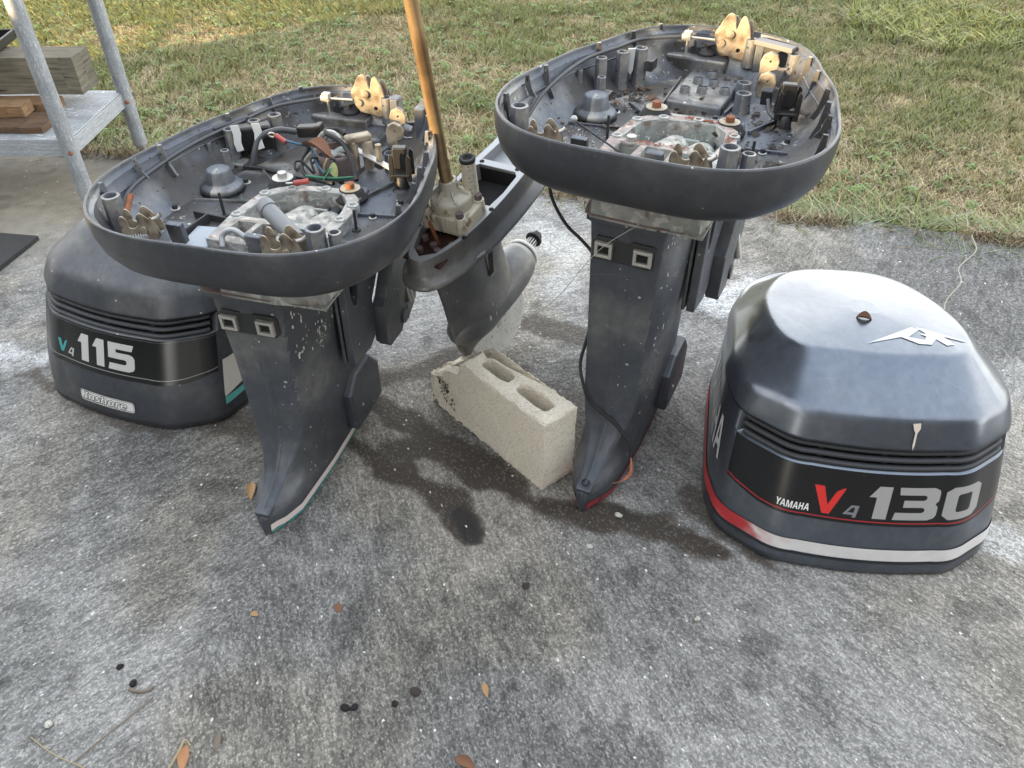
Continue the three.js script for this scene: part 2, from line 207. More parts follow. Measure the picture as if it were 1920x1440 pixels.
{
  const pts = []; for (let x = -7; x <= 6.001; x += 0.025) { const z = edgeZ(x) + (vn(x * 26, 3, 8) - 0.5) * 0.03; pts.push(new THREE.Vector2(x, -z)); } pts.push(new THREE.Vector2(6, -2.3), new THREE.Vector2(-7, -2.3));
  const sh = new THREE.Shape(pts); sh.holes.push(new THREE.Path([[NX0, -NZ0], [NX0 + NW, -NZ0], [NX0 + NW, -NZ0 - ND], [NX0, -NZ0 - ND]].map(([a, b]) => new THREE.Vector2(a, b))));
  const g = new THREE.ExtrudeGeometry(sh, { depth: 0.12, bevelEnabled: false }); g.rotateX(-PI / 2); g.translate(0, -0.12, 0);
  const p = g.attributes.position, uv = g.attributes.uv; for (let i = 0; i < p.count; i++) uv.setXY(i, (p.getX(i) - CX0) / CW, (p.getZ(i) - CZ0) / CD + p.getY(i) * 0.3);
  const s = mesh('concrete_slab', g, concrete); s.userData = { kind: 'structure', label: 'grey stained concrete slab with broom marks', category: 'slab' };
  const q = new THREE.PlaneGeometry(NW, ND); q.rotateX(-PI / 2); q.translate(NX0 + NW / 2, 0, NZ0 + ND / 2); const u2 = q.attributes.uv, p2 = q.attributes.position; for (let i = 0; i < p2.count; i++) u2.setXY(i, (p2.getX(i) - NX0) / NW, (p2.getZ(i) - NZ0) / ND); mesh('slab_surface', q, concreteNear, s);
}
const soil = colTex(512, 512, (u, v) => { const a = wn(u, v, 12, 5, 6), b = wn(u, v, 90, 2, 15); return [mix(70, 132, a) + b * 30 - 10, mix(64, 118, a) + b * 26 - 10, mix(42, 78, a) + b * 16 - 8]; });
{
  const g = new THREE.PlaneGeometry(240, 240, 1, 1); g.rotateX(-PI / 2); g.translate(0, -0.045, 0);
  const s = mesh('lawn_ground', g, std({ map: rep(soil, 300), roughness: 1 })); s.userData = { kind: 'structure', label: 'dry soil and thatch under the lawn', category: 'ground' };
}
// grass: short mown tufts, straw and green, thousands of blades
function tuftGeo(seed, n, hgt, spread, wid, lean) {
  const R = rng(seed), pos = [], nor = [], idx = [];
  for (let k = 0; k < n; k++) {
    const a = R() * 2 * PI, rr = Math.sqrt(R()) * spread, bx = Math.cos(a) * rr, bz = Math.sin(a) * rr, d = R() * 2 * PI, L = hgt * (0.5 + 0.7 * R()), le = lean * (0.3 + R()), w = wid * (0.6 + 0.7 * R()), px = -Math.sin(d), pz = Math.cos(d);
    const o = pos.length / 3;
    for (let s = 0; s < 3; s++) { const t = s / 2, x = bx + Math.cos(d) * le * L * t * t * 1.2, z = bz + Math.sin(d) * le * L * t * t * 1.2, y = L * (t - 0.28 * le * t * t), ww = w * (1 - t * 0.75) / 2; for (const q of [-1, 1]) { pos.push(x + px * ww * q, y, z + pz * ww * q); nor.push(Math.cos(d) * 0.8, 0.6, Math.sin(d) * 0.8); } }
    idx.push(o, o + 1, o + 3, o, o + 3, o + 2, o + 2, o + 3, o + 5, o + 2, o + 5, o + 4);
  }
  const g = new THREE.BufferGeometry(); g.setAttribute('position', new THREE.Float32BufferAttribute(pos, 3)); g.setAttribute('normal', new THREE.Float32BufferAttribute(nor, 3)); g.setIndex(idx); return g;
}
const bladeMat = phy({ color: 0xffffff, roughness: 0.75, side: THREE.DoubleSide, transmission: 0.2, thickness: 0 });
const dummy = new THREE.Object3D();
function scatter(name, geo, list, mat, label, category) {
  const m = new THREE.InstancedMesh(geo, mat, list.length); m.name = numbered(name); m.castShadow = m.receiveShadow = true; const c = new THREE.Color();
  list.forEach((q, i) => { dummy.position.set(q[0], q[1], q[2]); dummy.rotation.set(q[5] || 0, q[3], q[6] || 0); dummy.scale.setScalar(q[4]); dummy.updateMatrix(); m.setMatrixAt(i, dummy.matrix); m.setColorAt(i, c.setRGB(...q[7])); });
  m.userData = { kind: 'stuff', label, category }; scene.add(m); return m;
}
{
  const R = rng(5), short = [], straw = [], lush = [];
  const inLawn = (x, z) => z < edgeZ(x) + 0.015;
  for (let k = 0; k < 240000; k++) {
    const z = -2.0 - Math.pow(R(), 0.9) * 4.6, x = (R() * 2 - 1) * (1.6 + (-z) * 0.72); if (!inLawn(x, z)) continue; const bare = 0.6 * fbm(x * 1.7 + 20, z * 1.7, 3, 140) + 0.4 * fbm(x * 7, z * 7, 2, 146); if (bare < 0.43 && R() < 0.55 * sstep(0.43, 0.34, bare)) continue;
    const d = edgeZ(x) - z, gr = 0.55 * fbm(x * 1.1 + 7, z * 1.1, 3, 110) + 0.45 * fbm(x * 4.5, z * 4.5, 3, 120) + 0.10 * sstep(0.35, 0, d) + (x > 0.6 ? 0.02 : 0) + 0.03 * sstep(-3.6, -5, z);
    const v = 0.75 + 0.5 * R();
    if (R() < 0.12 + 0.75 * sstep(0.40, 0.64, gr)) short.push([x, -0.04, z, R() * 6.3, 0.65 + 0.6 * R(), 0, 0, [0.31 * v * (0.75 + 0.5 * R()), 0.325 * v, 0.07 * v]]);
    else straw.push([x, -0.042, z, R() * 6.3, 0.6 + 0.6 * R(), (R() - 0.5) * 0.7, (R() - 0.5) * 0.7, R() < 0.25 ? [0.38 * v, 0.27 * v, 0.155 * v] : [0.64 * v, 0.51 * v, 0.26 * v]]);
  }
  for (let k = 0; k < 3400; k++) { // taller tufts: along the slab's edge and in clumps
    const nearEdge = R() < 0.55; const x = -3.2 + R() * 6.8, z = nearEdge ? edgeZ(x) - R() * R() * 0.22 + 0.01 : -2.3 - R() * 3.6; if (!inLawn(x, z)) continue;
    if (!nearEdge && fbm(x * 2.1, z * 2.1, 2, 130) < (x > 0.7 ? 0.56 : 0.66)) continue; if (nearEdge && fbm(x * 3.1, 4.4, 2, 133) < 0.52) continue;
    const v = 0.8 + 0.5 * R(); lush.push([x, -0.04, z, R() * 6.3, 0.7 + 0.7 * R(), 0, 0, R() < 0.2 ? [0.34 * v, 0.26 * v, 0.13 * v] : [0.2 * v, 0.245 * v, 0.06 * v]]);
  }
  // the clump that grows over the edge beside the right-hand engine, and the one under the table
  for (let k = 0; k < 190; k++) { const c = [[1.05, -2.42, 0.15], [1.5, -2.25, 0.22], [-1.75, -2.98, 0.25], [1.12, -2.36, 0.1]][(R() * 4) | 0], a = R() * 6.3, r = Math.sqrt(R()) * c[2], v = 0.8 + 0.5 * R(); lush.push([c[0] + Math.cos(a) * r, -0.035, c[1] + Math.sin(a) * r * 0.6, R() * 6.3, 0.7 + 0.6 * R(), (R() - 0.3) * 0.5, 0, R() < 0.25 ? [0.3 * v, 0.2 * v, 0.1 * v] : [0.15 * v, 0.21 * v, 0.05 * v]]); }
  for (let k = 0; k < 300; k++) { const a = R() * 6.3, r = Math.sqrt(R()) * 0.5, v = 0.9 + 0.5 * R(); lush.push([2.45 + Math.cos(a) * r, -0.03, -4.75 + Math.sin(a) * r * 1.1, R() * 6.3, 0.9 + 0.7 * R(), 0, 0, [0.26 * v, 0.29 * v, 0.06 * v]]); }
  for (let k = 0; k < 2600; k++) { const x = -3 + R() * 6.2, z = edgeZ(x) + 0.035 - R() * R() * 0.16, v = 0.6 + 0.7 * R(); if (fbm(x * 5, 7.7, 2, 155) < 0.42) continue; straw.push([x, z > edgeZ(x) ? 0.001 : -0.03, z, R() * 6.3, 0.8 + 0.8 * R(), (R() - 0.5) * 1.8, (R() - 0.5) * 1.8, [0.33 * v, 0.22 * v, 0.11 * v]]); }
  const weeds = []; for (let k = 0; k < 5200; k++) { const z = -2.3 - R() * 4, x = (R() * 2 - 1) * (1.6 - z * 0.72); if (!inLawn(x, z) || fbm(x * 1.4 + 50, z * 1.4, 3, 150) < (x < 0.3 ? 0.47 : 0.56)) continue; const v = 0.7 + 0.6 * R(); weeds.push([x, -0.028 + R() * 0.014, z, R() * 6.3, 0.6 + 0.8 * R(), (R() - 0.5) * 0.8, (R() - 0.5) * 0.8, [0.12 * v, 0.185 * v, 0.05 * v]]); }
  { const lf = []; for (let k = 0; k < 5; k++) { const g = new THREE.PlaneGeometry(0.009, 0.016, 1, 2); g.rotateX(-PI / 2 + 0.4); g.translate(0, 0.002, 0.011); g.rotateY(k * 1.257); lf.push(g); } scatter('clover_weed', merge(lf), weeds, bladeMat, 'small broad leaved weeds in the lawn', 'weeds'); }
  scatter('mown_grass', tuftGeo(3, 6, 0.036, 0.018, 0.0032, 0.8), short, bladeMat, 'short green mown grass of the lawn', 'grass');
  scatter('dry_grass', tuftGeo(4, 6, 0.028, 0.022, 0.003, 1.2), straw, bladeMat, 'dry straw coloured grass of the lawn', 'grass');
  scatter('tall_grass', tuftGeo(6, 7, 0.058, 0.024, 0.004, 1.0), lush, bladeMat, 'longer green grass tufts along the slab edge and in the lawn', 'grass');
}

// ---------------------------------------------------------------- behind the camera: unseen wall and added leaf screen that block and shape the light
{
  const t = thing('unseen_house', 'unseen dark wall with wide roof eaves, set behind the slab to shade it', 'unseen_house', [0, 0, 0]);  // unseen; placed and darkened to cut light on faces towards the camera
  const wall = std({ color: lin(0.15, 0.14, 0.125), roughness: 0.9 });
  mesh('wall', at(rbox(7.4, 2.7, 0.2, 0.01), 2.9, 1.35, 1.75), wall, t);
  mesh('roof', at(rbox(7.9, 0.12, 1.3, 0.02), 2.9, 2.76, 1.9), std({ color: lin(0.08, 0.07, 0.065), roughness: 0.9 }), t);
  mesh('door', at(rbox(0.9, 2.05, 0.05, 0.005), 1.2, 1.03, 1.635), std({ color: lin(0.12, 0.1, 0.09), roughness: 0.6 }), t);
}
{
  const t = thing('added_hedge', 'added unseen leaf screen with openings carved for chosen sun spots', 'added_hedge', [0, 0, 0]);  // added out of view to block the sun except at chosen spots
  const R = rng(91), q = V(0.53, 0, 0.85).normalize(), sd = V(-0.85, 0, 0.53).normalize(), C = V(-0.1, 0, -1.5).addScaledVector(sd, 4.4), list = [];
  const k0 = 0.15 / Math.hypot(0.85, 0.53);
  // openings carved for chosen sun spots, as q (along the screen) and e (height on the sun's slant)
  const gaps = [[-1.285, 1.12, 0.04, 0.5], [-1.53, 0.80, 0.12, 0.05], [-1.03, 0.99, 0.2, 0.04], [-2.72, 0.71, 0.38, 0.075]];
  const inGap = (a, e, m) => gaps.some(([gq, ge, rq, re]) => ((a - gq) / (rq + m)) ** 2 + ((e - ge) / (re + m)) ** 2 < 1);
  const leaf = (a, y, dep, s, m) => { const p = C.clone().addScaledVector(q, a - q.dot(C)).addScaledVector(sd, dep), e = y - k0 * sd.dot(p); if (inGap(a, e, m)) return; const v = 0.7 + 0.6 * R(); list.push([p.x, y, p.z, R() * 6.3, s * (0.8 + 0.5 * R()), (R() - 0.5) * 2.6, (R() - 0.5) * 2.6, [0.03 * v, 0.055 * v, 0.018 * v]]); };
  for (let k = 0; k < 62000; k++) { const a = -4.6 + R() * 5.9, y = R() * 3.1; if (y < 2.55 + 0.5 * vn(a * 1.7, 3, 4)) leaf(a, y, (R() - 0.5) * 0.7, 1.35, 0.17); }
  for (let k = 0; k < 30000; k++) leaf(-1.85 + R() * 1.3, 1.0 + R() * 1.45, (R() - 0.5) * 0.5, 0.5, 0.03); // small leaves added to sharpen the carved sun openings
  for (let k = 0; k < 16000; k++) leaf(-3.35 + R() * 1.25, 0.95 + R() * 0.62, (R() - 0.5) * 0.5, 0.5, 0.03);
  const lg = plate([[0, 0], [0.022, 0.03], [0.02, 0.06], [0, 0.09], [-0.02, 0.06], [-0.022, 0.03]], 0.001, 0);
  const f = scatter('foliage', lg, list, std({ color: 0xffffff, roughness: 0.7, side: THREE.DoubleSide }), '', ''); f.name = 'foliage'; f.userData = { kind: 'stuff' }; t.add(f);
  for (let k = 0; k < 8; k++) { const a = -4.3 + k * 0.78; if (Math.abs(a + 1.3) < 0.55 || Math.abs(a + 2.72) < 0.42) continue; const p = C.clone().addScaledVector(q, a - q.dot(C)); mesh('stem', cylTo(V(p.x, -0.05, p.z), V(p.x + (R() - 0.5) * 0.3, 2.3, p.z + (R() - 0.5) * 0.3), 0.035, 0.012, 8), M.bark, t); }
}

// ---------------------------------------------------------------- steel table with timber on its lower shelf
const galvTex = colTex(512, 512, (u, v) => { const a = wn(u, v, 7, 5, 140), b = wn(u, v, 60, 2, 144), w = 0.7 * sstep(0.7, 0.76, wn(u, v, 40, 3, 150)); const g = mix(122, 164, a) + (b - 0.5) * 26; return [mix(g, 216, w), mix(g + 4, 220, w), mix(g + 8, 224, w)]; });
const galv = std({ map: rep(galvTex, 3), roughness: 0.55, metalness: 0.3 });
const woodTex = (c0, c1, seed) => colTex(512, 512, (u, v) => { const g = fbm(u * 5 + fbm(u * 3, v * 3, 2, seed) * 0.6, v * 90, 4, seed), k = fbm(u * 9, v * 9, 4, seed + 5), cr = sstep(0.7, 0.8, fbm(u * 4, v * 60, 3, seed + 9)); return c0.map((c, i) => mix(mix(c, c1[i], clamp(g * 0.75 + k * 0.35)), 30, cr * 0.6)); });
const timberM = std({ map: rep(woodTex([70, 66, 58], [140, 134, 116], 160), 2), roughness: 0.9 }), boardM = std({ map: rep(woodTex([96, 74, 54], [158, 126, 92], 170), 2.5), roughness: 0.9 }), rotM = std({ map: rep(woodTex([58, 44, 34], [120, 94, 70], 180), 2.5), roughness: 0.95 });
{
  const t = thing('steel_table', 'galvanised steel work table with round legs and a low shelf', 'table', [-1.46, 0, -2.7]);
  const legs = [[0, 0.245], [0.01, -0.215], [-1.25, 0.245], [-1.25, -0.215]];
  for (const [x, z] of legs) {
    const l = mesh('leg', cylTo(V(x, 0.045, z), V(x, 0.92, z), 0.0255, 0.0255, 24), galv, t);
    mesh('foot', merge([cylTo(V(x, 0.0, z), V(x, 0.045, z), 0.016, 0.018, 16), cylTo(V(x, 0.04, z), V(x, 0.052, z), 0.0265, 0.0265, 20)]), M.bare, l);
    mesh('bolt', at(new THREE.SphereGeometry(0.007, 10, 6), x + 0.012, 0.21, z + 0.024), M.rust, l);
  }
  mesh('shelf', merge([at(rbox(1.25, 0.006, 0.46, 0.002), -0.62, 0.243, 0.015), at(rbox(1.25, 0.05, 0.005, 0.002), -0.62, 0.215, 0.243), at(rbox(0.006, 0.05, 0.452, 0.002), 0.006, 0.215, 0.014), at(rbox(1.25, 0.05, 0.005, 0.002), -0.62, 0.215, -0.213)]), std({ map: rep(galvTex, 2), color: lin(1.15, 1.15, 1.15), roughness: 0.6, metalness: 0.2 }), t);
  mesh('table_top', at(rbox(1.45, 0.04, 0.66, 0.006), -0.62, 0.94, 0.015), galv, t);
}
function lumber(w, h, d, seed, amp = 0.0025) { const g = new THREE.BoxGeometry(w, h, d, Math.round(w / 0.03), 6, 8); jitter(g, amp, 30, seed); return boxUV(g); }
const wood = (name, g, mat, label, x, y, z, turn) => { const m = mesh(name, g, mat); m.position.set(x, y, z); m.rotation.y = turn; return tag(m, label, 'timber', 'lumber on the low table shelf'); };
wood('timber_beam', lumber(1.1, 0.125, 0.13, 3, 0.003), timberM, 'thick weathered timber beam lying on the table shelf', -2.07, 0.3465, -2.83, 0.0);
wood('timber_board', lumber(0.85, 0.036, 0.085, 4), boardM, 'brown timber board in front of the thick beam', -2.02, 0.2635, -2.725 + 0.014, 0.02);
wood('timber_board', lumber(0.9, 0.036, 0.07, 5), boardM, 'brown timber board resting on a rotten plank', -2.10, 0.2875, -2.615, 0.02);
wood('rotten_plank', lumber(0.95, 0.02, 0.14, 6, 0.006), rotM, 'dark rotten plank flat on the table shelf under two boards', -2.03, 0.2585, -2.575, 0.0);
wood('timber_board', lumber(0.7, 0.034, 0.07, 7), boardM, 'pale ended board near the front edge of the table shelf', -2.16, 0.287, -2.53, 0.06);
{ // black plastic tray lying on the beam
  const t = thing('plastic_tray', 'black plastic grid tray on top of the thick timber beam', 'tray', [-2.02, 0.413, -2.80], 0.12);
  mesh('base', at(rbox(0.46, 0.006, 0.3, 0.002), 0, 0.003, 0), M.black, t);
  for (const z of [-0.148, 0.148]) mesh('rim', at(rbox(0.47, 0.03, 0.008, 0.003), 0, 0.018, z), M.black, t);
  for (const x of [-0.23, 0.23]) mesh('rim', at(rbox(0.008, 0.03, 0.288, 0.003), x, 0.018, 0), M.black, t);
  for (const x of [-0.11, 0, 0.11]) mesh('rib', at(rbox(0.005, 0.016, 0.286, 0.001), x, 0.014, 0), M.black, t);
  mesh('rib', at(rbox(0.45, 0.012, 0.005, 0.001), 0, 0.012, 0.001), M.black, t);
}
tag(mesh('rubber_mat', jitter(at(new THREE.BoxGeometry(0.7, 0.014, 0.5, 24, 1, 16), -1.924, 0.0085, -2.04, 0, -0.15), 0.0012, 14, 2), std({ color: lin(0.02, 0.021, 0.022), roughness: 0.7, bumpMap: rep(castBump, 4), bumpScale: 0.0008 })), 'flat black rubber mat on the slab beside the table', 'mat');

// ---------------------------------------------------------------- concrete block
{
  const L = 0.397, W = 0.092, Hh = 0.194, out = [], R = 0.006;
  const edge = (ax, ay, bx, by) => { const n = Math.max(2, Math.round(Math.hypot(bx - ax, by - ay) / 0.006)); for (let i = 0; i < n; i++) out.push([mix(ax, bx, i / n), mix(ay, by, i / n)]); };
  edge(0, 0, W, 0); edge(W, 0, W, L); edge(W, L, 0, L); edge(0, L, 0, 0);
  const stad = (cy, len, w) => { const p = []; for (let i = 0; i < 40; i++) { const a = i / 40 * 2 * PI, y = Math.sin(a), x = Math.cos(a); p.push([W / 2 + Math.sign(x) * Math.pow(Math.abs(x), 0.45) * w / 2, cy + Math.sign(y) * Math.pow(Math.abs(y), 0.6) * len / 2]); } return p.reverse(); };
  const holes = [stad(0.078, 0.096, 0.036), stad(0.199, 0.09, 0.034), stad(0.318, 0.092, 0.04)];
  const s = new THREE.Shape(out.map(([x, y]) => new THREE.Vector2(x, y))); holes.forEach((h) => s.holes.push(new THREE.Path(h.map(([x, y]) => new THREE.Vector2(x, y)))));
  let g = new THREE.ExtrudeGeometry(s, { depth: Hh - 0.006, steps: 30, bevelEnabled: true, bevelThickness: 0.003, bevelSize: 0.003, bevelOffset: -0.003, bevelSegments: 2 });
  g.rotateX(-PI / 2); g.translate(0, 0.003, 0); // x across, y up, -z along
  const p = g.attributes.position;
  for (let i = 0; i < p.count; i++) { // far end of the top is broken away down to the core
    let x = p.getX(i), y = p.getY(i), z = p.getZ(i); const l = -z; const k = sstep(0.272, 0.284, l + (n3(x * 70, 0, z * 70, 4) - 0.5) * 0.05);
    const lim = Hh - k * (0.035 + 0.03 * n3(x * 40, 0, z * 40, 9) + 0.05 * sstep(0.3, 0.4, l)); if (y > lim) y = lim - (Hh - y) * 0.05;
    const n = (f, q) => (n3(x * f, y * f, z * f, q) - 0.5) * 2; const edgeK = (y > Hh - 0.008 || y < 0.01) && (x < 0.006 || x > W - 0.006 || z > -0.006) ? 3.2 : 1;
    p.setXYZ(i, x + n(160, 1) * 0.0013 * edgeK + n(45, 2) * 0.0016, y + n(150, 3) * 0.0013 * edgeK + (k > 0.4 ? n(80, 7) * 0.005 + n(190, 8) * 0.004 : 0), z + n(160, 5) * 0.0013 + n(45, 6) * 0.0016);
  }
  for (let i = 0; i < p.count; i++) if (p.getY(i) < 0.002) p.setY(i, 0.001);
  g = boxUV(toCreasedNormals(g, 0.9));
  const bt = colTex(1024, 1024, (u, v) => { const a = wn(u, v, 5, 4, 200), b = wn(u, v, 200, 2, 210), c = wn(u, v, 90, 2, 220), h = b * 0.6 + c * 0.4, pit = sstep(0.30, 0.16, h), base = mix(238, 254, a) + (h - 0.5) * 60; return [base * (1 - 0.42 * pit), (base - 10) * (1 - 0.44 * pit), (base - 24 - 8 * a) * (1 - 0.48 * pit)]; });
  const bb = grayTex(1024, 1024, (u, v) => wn(u, v, 200, 2, 210) * 0.6 + wn(u, v, 90, 2, 220) * 0.4);
  const m = mesh('concrete_block', g, std({ map: rep(bt, 4), bumpMap: rep(bb, 4), bumpScale: 0.006, roughness: 1 }));
  m.position.set(0.066, 0, -1.14); m.rotation.y = rad(41); tag(m, 'pale hollow concrete block with one broken mouldy end', 'block');
  const R9 = rng(19), sp = []; for (let k = 0; k < 420; k++) { const end = R9() < 0.3, l = end ? L : 0.30 + Math.pow(R9(), 0.6) * 0.092, y = 0.008 + R9() * (end ? 0.07 : 0.092), x = R9() * W, s = 0.0008 + R9() * R9() * 0.0042; if (!end && n3(1, y * 26, l * 26, 3) < 0.47) continue; const q = new THREE.CircleGeometry(s, 7), v = q.attributes.position; for (let i = 1; i < v.count; i++) { const f = 0.5 + R9(); v.setXY(i, v.getX(i) * f, v.getY(i) * f); } sp.push(end ? at(q, x, y, -L - 0.0026, 0, PI) : at(q, -0.0026, y, -l, 0, -PI / 2)); }
  mesh('mould_spots', merge(sp), std({ color: lin(0.075, 0.058, 0.043), roughness: 1, side: THREE.DoubleSide }), m).userData = { kind: 'stuff' };
}

// ---------------------------------------------------------------- engine cowlings
const font = await new FontLoader().loadAsync('fonts/droid/droid_sans_bold.typeface.json');
// one outline of a cowling ring: 12 rounded corners, starting at the front (fore) end, port side first
function cowlRing(y, aft, fore, hw, af, ch, tilt, rr = 0.036) {
  const half = [[af, aft], [hw * 0.945, aft + ch], [hw, aft + ch + 0.10], [hw * 0.88, mix(aft, fore, 0.68)], [hw * 0.66, mix(aft, fore, 0.90)], [hw * 0.34, fore]];
  const poly = [...half.slice().reverse().map(([x, Y]) => [-x, Y]), ...half], n = poly.length, out = [], KC = 7;
  for (let i = 0; i < n; i++) {
    const a = poly[(i + n - 1) % n], b = poly[i], c = poly[(i + 1) % n], la = Math.hypot(a[0] - b[0], a[1] - b[1]), lc = Math.hypot(c[0] - b[0], c[1] - b[1]);
    const da = Math.min(rr, la * 0.45), dc = Math.min(rr, lc * 0.45), p = [b[0] + (a[0] - b[0]) / la * da, b[1] + (a[1] - b[1]) / la * da], q = [b[0] + (c[0] - b[0]) / lc * dc, b[1] + (c[1] - b[1]) / lc * dc];
    for (let k = 0; k < KC; k++) { const t = k / (KC - 1), u = 1 - t; out.push([u * u * p[0] + 2 * u * t * b[0] + t * t * q[0], u * u * p[1] + 2 * u * t * b[1] + t * t * q[1]]); }
    const nx = poly[(i + 1) % n], nn = poly[(i + 2) % n], ln = Math.hypot(nn[0] - nx[0], nn[1] - nx[1]); const e = Math.min(rr, lc * 0.45), s = [nx[0] + (b[0] - nx[0]) / lc * e, nx[1] + (b[1] - nx[1]) / lc * e], m = i === 5 ? 28 : 8;
    for (let k = 1; k <= m; k++) { const t = k / (m + 1); let px = mix(q[0], s[0], t), py = mix(q[1], s[1], t); if (i === 5) py -= 0.010 * (1 - (2 * t - 1) ** 2) * (hw / 0.28); out.push([px, py]); }
  }
  return out.map(([x, Y]) => V(x, y + tilt * (Y - aft), -Y));
}
const AFT0 = 4 * 15, AFT1 = 8 * 15 + 20 + 0; // ring indices between which the aft face and its two chamfers lie
function lerpRing(a, b, t) { return a.map((p, i) => p.clone().lerp(b[i], t)); }
function soften(R, d) { const out = [R[0]]; for (let i = 1; i < R.length - 1; i++) { const A = R[i - 1], B = R[i], C = R[i + 1], la = A[70].distanceTo(B[70]), lc = B[70].distanceTo(C[70]); const fa = Math.min(0.4, d / la), fc = Math.min(0.4, d / lc), p = lerpRing(B, A, fa), q = lerpRing(B, C, fc), m = B.map((b, k) => p[k].clone().multiplyScalar(0.25).addScaledVector(b, 0.5).addScaledVector(q[k], 0.25)); out.push(p, m, q); } out.push(R[R.length - 1]); return out; }
function makeCowl(name, label, pos, yaw, o) {
  const t = thing(name, label, 'engine cover', pos, -rad(yaw), 'removed engine covers');
  const S = [ // y, aft, fore, half width, aft half, chamfer
    [0, -0.338, 0.348, 0.279, 0.165, 0.075], [0.006, -0.346, 0.356, 0.286, 0.168, 0.078], [0.035, -0.343, 0.356, 0.286, 0.166, 0.078], [0.075, -0.333, 0.354, 0.284, 0.164, 0.078], [0.115, -0.318, 0.350, 0.280, 0.162, 0.078], [0.165, -0.298, 0.345, 0.276, 0.160, 0.077], [0.215, -0.278, 0.338, 0.271, 0.158, 0.076], [0.258, -0.258, 0.330, 0.266, 0.156, 0.075]];
  const ring = (y) => { let i = 0; while (i < S.length - 2 && S[i + 1][0] < y) i++; const f = clamp((y - S[i][0]) / (S[i + 1][0] - S[i][0])), a = S[i], b = S[i + 1], q = a.map((x, k) => mix(x, b[k], f)); return cowlRing(y, q[1], q[2], q[3], q[4], q[5], 0); };
  const N = ring(0).length, surf = (k, y) => { const r = ring(y), i = Math.floor(k), f = k - i; return r[((i % N) + N) % N].clone().lerp(r[(((i + 1) % N) + N) % N], f); };
  const nrm = (k, y) => { const a = surf(k - 0.6, y), b = surf(k + 0.6, y), c = surf(k, y + 0.004), d = surf(k, y - 0.004); return b.sub(a).cross(c.sub(d)).normalize(); };
  const off = (k, y, d) => surf(k, y).addScaledVector(nrm(k, y), d);
  // where the vents and the label sit: aft face, both chamfers and a little of the sides
  const k0 = 44, k1 = N - 1 - 22, mid = 0; // overwritten below
  const base = ring(0.1); let ka = 0, kb = 0, kc = 0, best = -9; base.forEach((p, i) => { if (p.z > best) { best = p.z; kc = i; } });
  ka = kc; while (base[ka].x > -0.262) ka--; kb = kc; while (base[kb].x < 0.262) kb++;
  const inset = (r, d) => r.map((p, i) => { const w = i > ka + 1 && i < kb - 1 ? 1 : 0; return w ? p.clone().add(V(-p.x * 0.12, 0, -d)) : p; });
  const rows = [ring(0), ring(0.006), ring(0.02), ring(0.05), ring(0.09), ring(0.13), ring(0.17), ring(0.2), ring(0.2145), inset(ring(0.2155), 0.024), inset(ring(0.262), 0.024)];
  mesh('shell', boxUV(loft(rows)), o.mat || M.cowl, t);
  // upper moulding
  const c0 = cowlRing(0.2585, -0.2625, 0.336, 0.2725, 0.158, 0.076, 0.0), CR = [cowlRing(0.2583, -0.225, 0.30, 0.235, 0.14, 0.07, 0), c0, cowlRing(0.268, -0.259, 0.334, 0.2715, 0.158, 0.076, -0.01), cowlRing(0.312, -0.237, 0.31, 0.262, 0.153, 0.078, -0.09), cowlRing(0.374, -0.132, 0.25, 0.192, 0.142, 0.05, -0.13, 0.07)];
  { const e = CR[CR.length - 1], c = V(0, 0, -0.03); for (const q of [0.94, 0.86, 0.74, 0.6, 0.45, 0.3, 0.15]) CR.push(e.map((p) => V(p.x * q, p.y * q + 0.3607 * (1 - q) + 0.009 * (1 - q * q), c.z + (p.z - c.z) * q))); }
  const cap = mesh('top_moulding', boxUV(loft([CR[0], ...soften(CR.slice(1, 6), 0.013), ...CR.slice(6)], { capB: true })), o.mat || M.cowl, t);
  // louvre slats
  const slatM = std({ color: lin(0.040, 0.043, 0.048), roughness: 0.6 });
  const strip = (ya, yb, d0, d1, n0, n1, thick) => { const rr = []; for (let k = n0; k <= n1; k++) { const a = off(k, ya, d0), b = off(k, yb, d1), nn = nrm(k, ya); rr.push([a, b, b.clone().addScaledVector(nn, -thick), a.clone().addScaledVector(nn, -thick)]); } return loft(rr, { capA: true, capB: true }); };
  for (const y of [0.2195, 0.2335, 0.2475]) mesh('louvre', strip(y, y + 0.0075, -0.001, -0.004, ka + 2, kb - 2, 0.017), slatM, t);
  for (const f of [0.3, 0.5, 0.72]) { const k = Math.round(mix(ka, kb, f)); mesh('louvre_post', strip(0.2165, 0.257, -0.012, -0.014, k, k + 1, 0.006), slatM, t); }
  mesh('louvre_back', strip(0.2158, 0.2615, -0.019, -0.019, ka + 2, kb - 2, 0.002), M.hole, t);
  // printed label across the aft face
  const patch = (kA, kB, y0, y1, d, mat, nm, nh = 6, lower) => {
    const pos = [], uv = [], idx = []; let tot = 0; const L = [0]; for (let k = kA; k < kB; k++) { tot += surf(k, (y0 + y1) / 2).distanceTo(surf(k + 1, (y0 + y1) / 2)); L.push(tot); }
    for (let k = kA; k <= kB; k++) for (let j = 0; j <= nh; j++) { const lo = lower ? lower(L[k - kA] / tot) : 0, y = mix(y0 + lo, y1, j / nh), p = off(k, y, d); pos.push(p.x, p.y, p.z); uv.push(L[k - kA] / tot, (y - y0) / (y1 - y0)); }
    for (let k = 0; k < kB - kA; k++) for (let j = 0; j < nh; j++) { const a = k * (nh + 1) + j, b = a + nh + 1; idx.push(a, b, b + 1, a, b + 1, a + 1); }
    const g = new THREE.BufferGeometry(); g.setAttribute('position', new THREE.Float32BufferAttribute(pos, 3)); g.setAttribute('uv', new THREE.Float32BufferAttribute(uv, 2)); g.setIndex(idx); g.computeVertexNormals();
    const m = mesh(nm, g, mat, t); m.userData.length = tot; return m;
  };
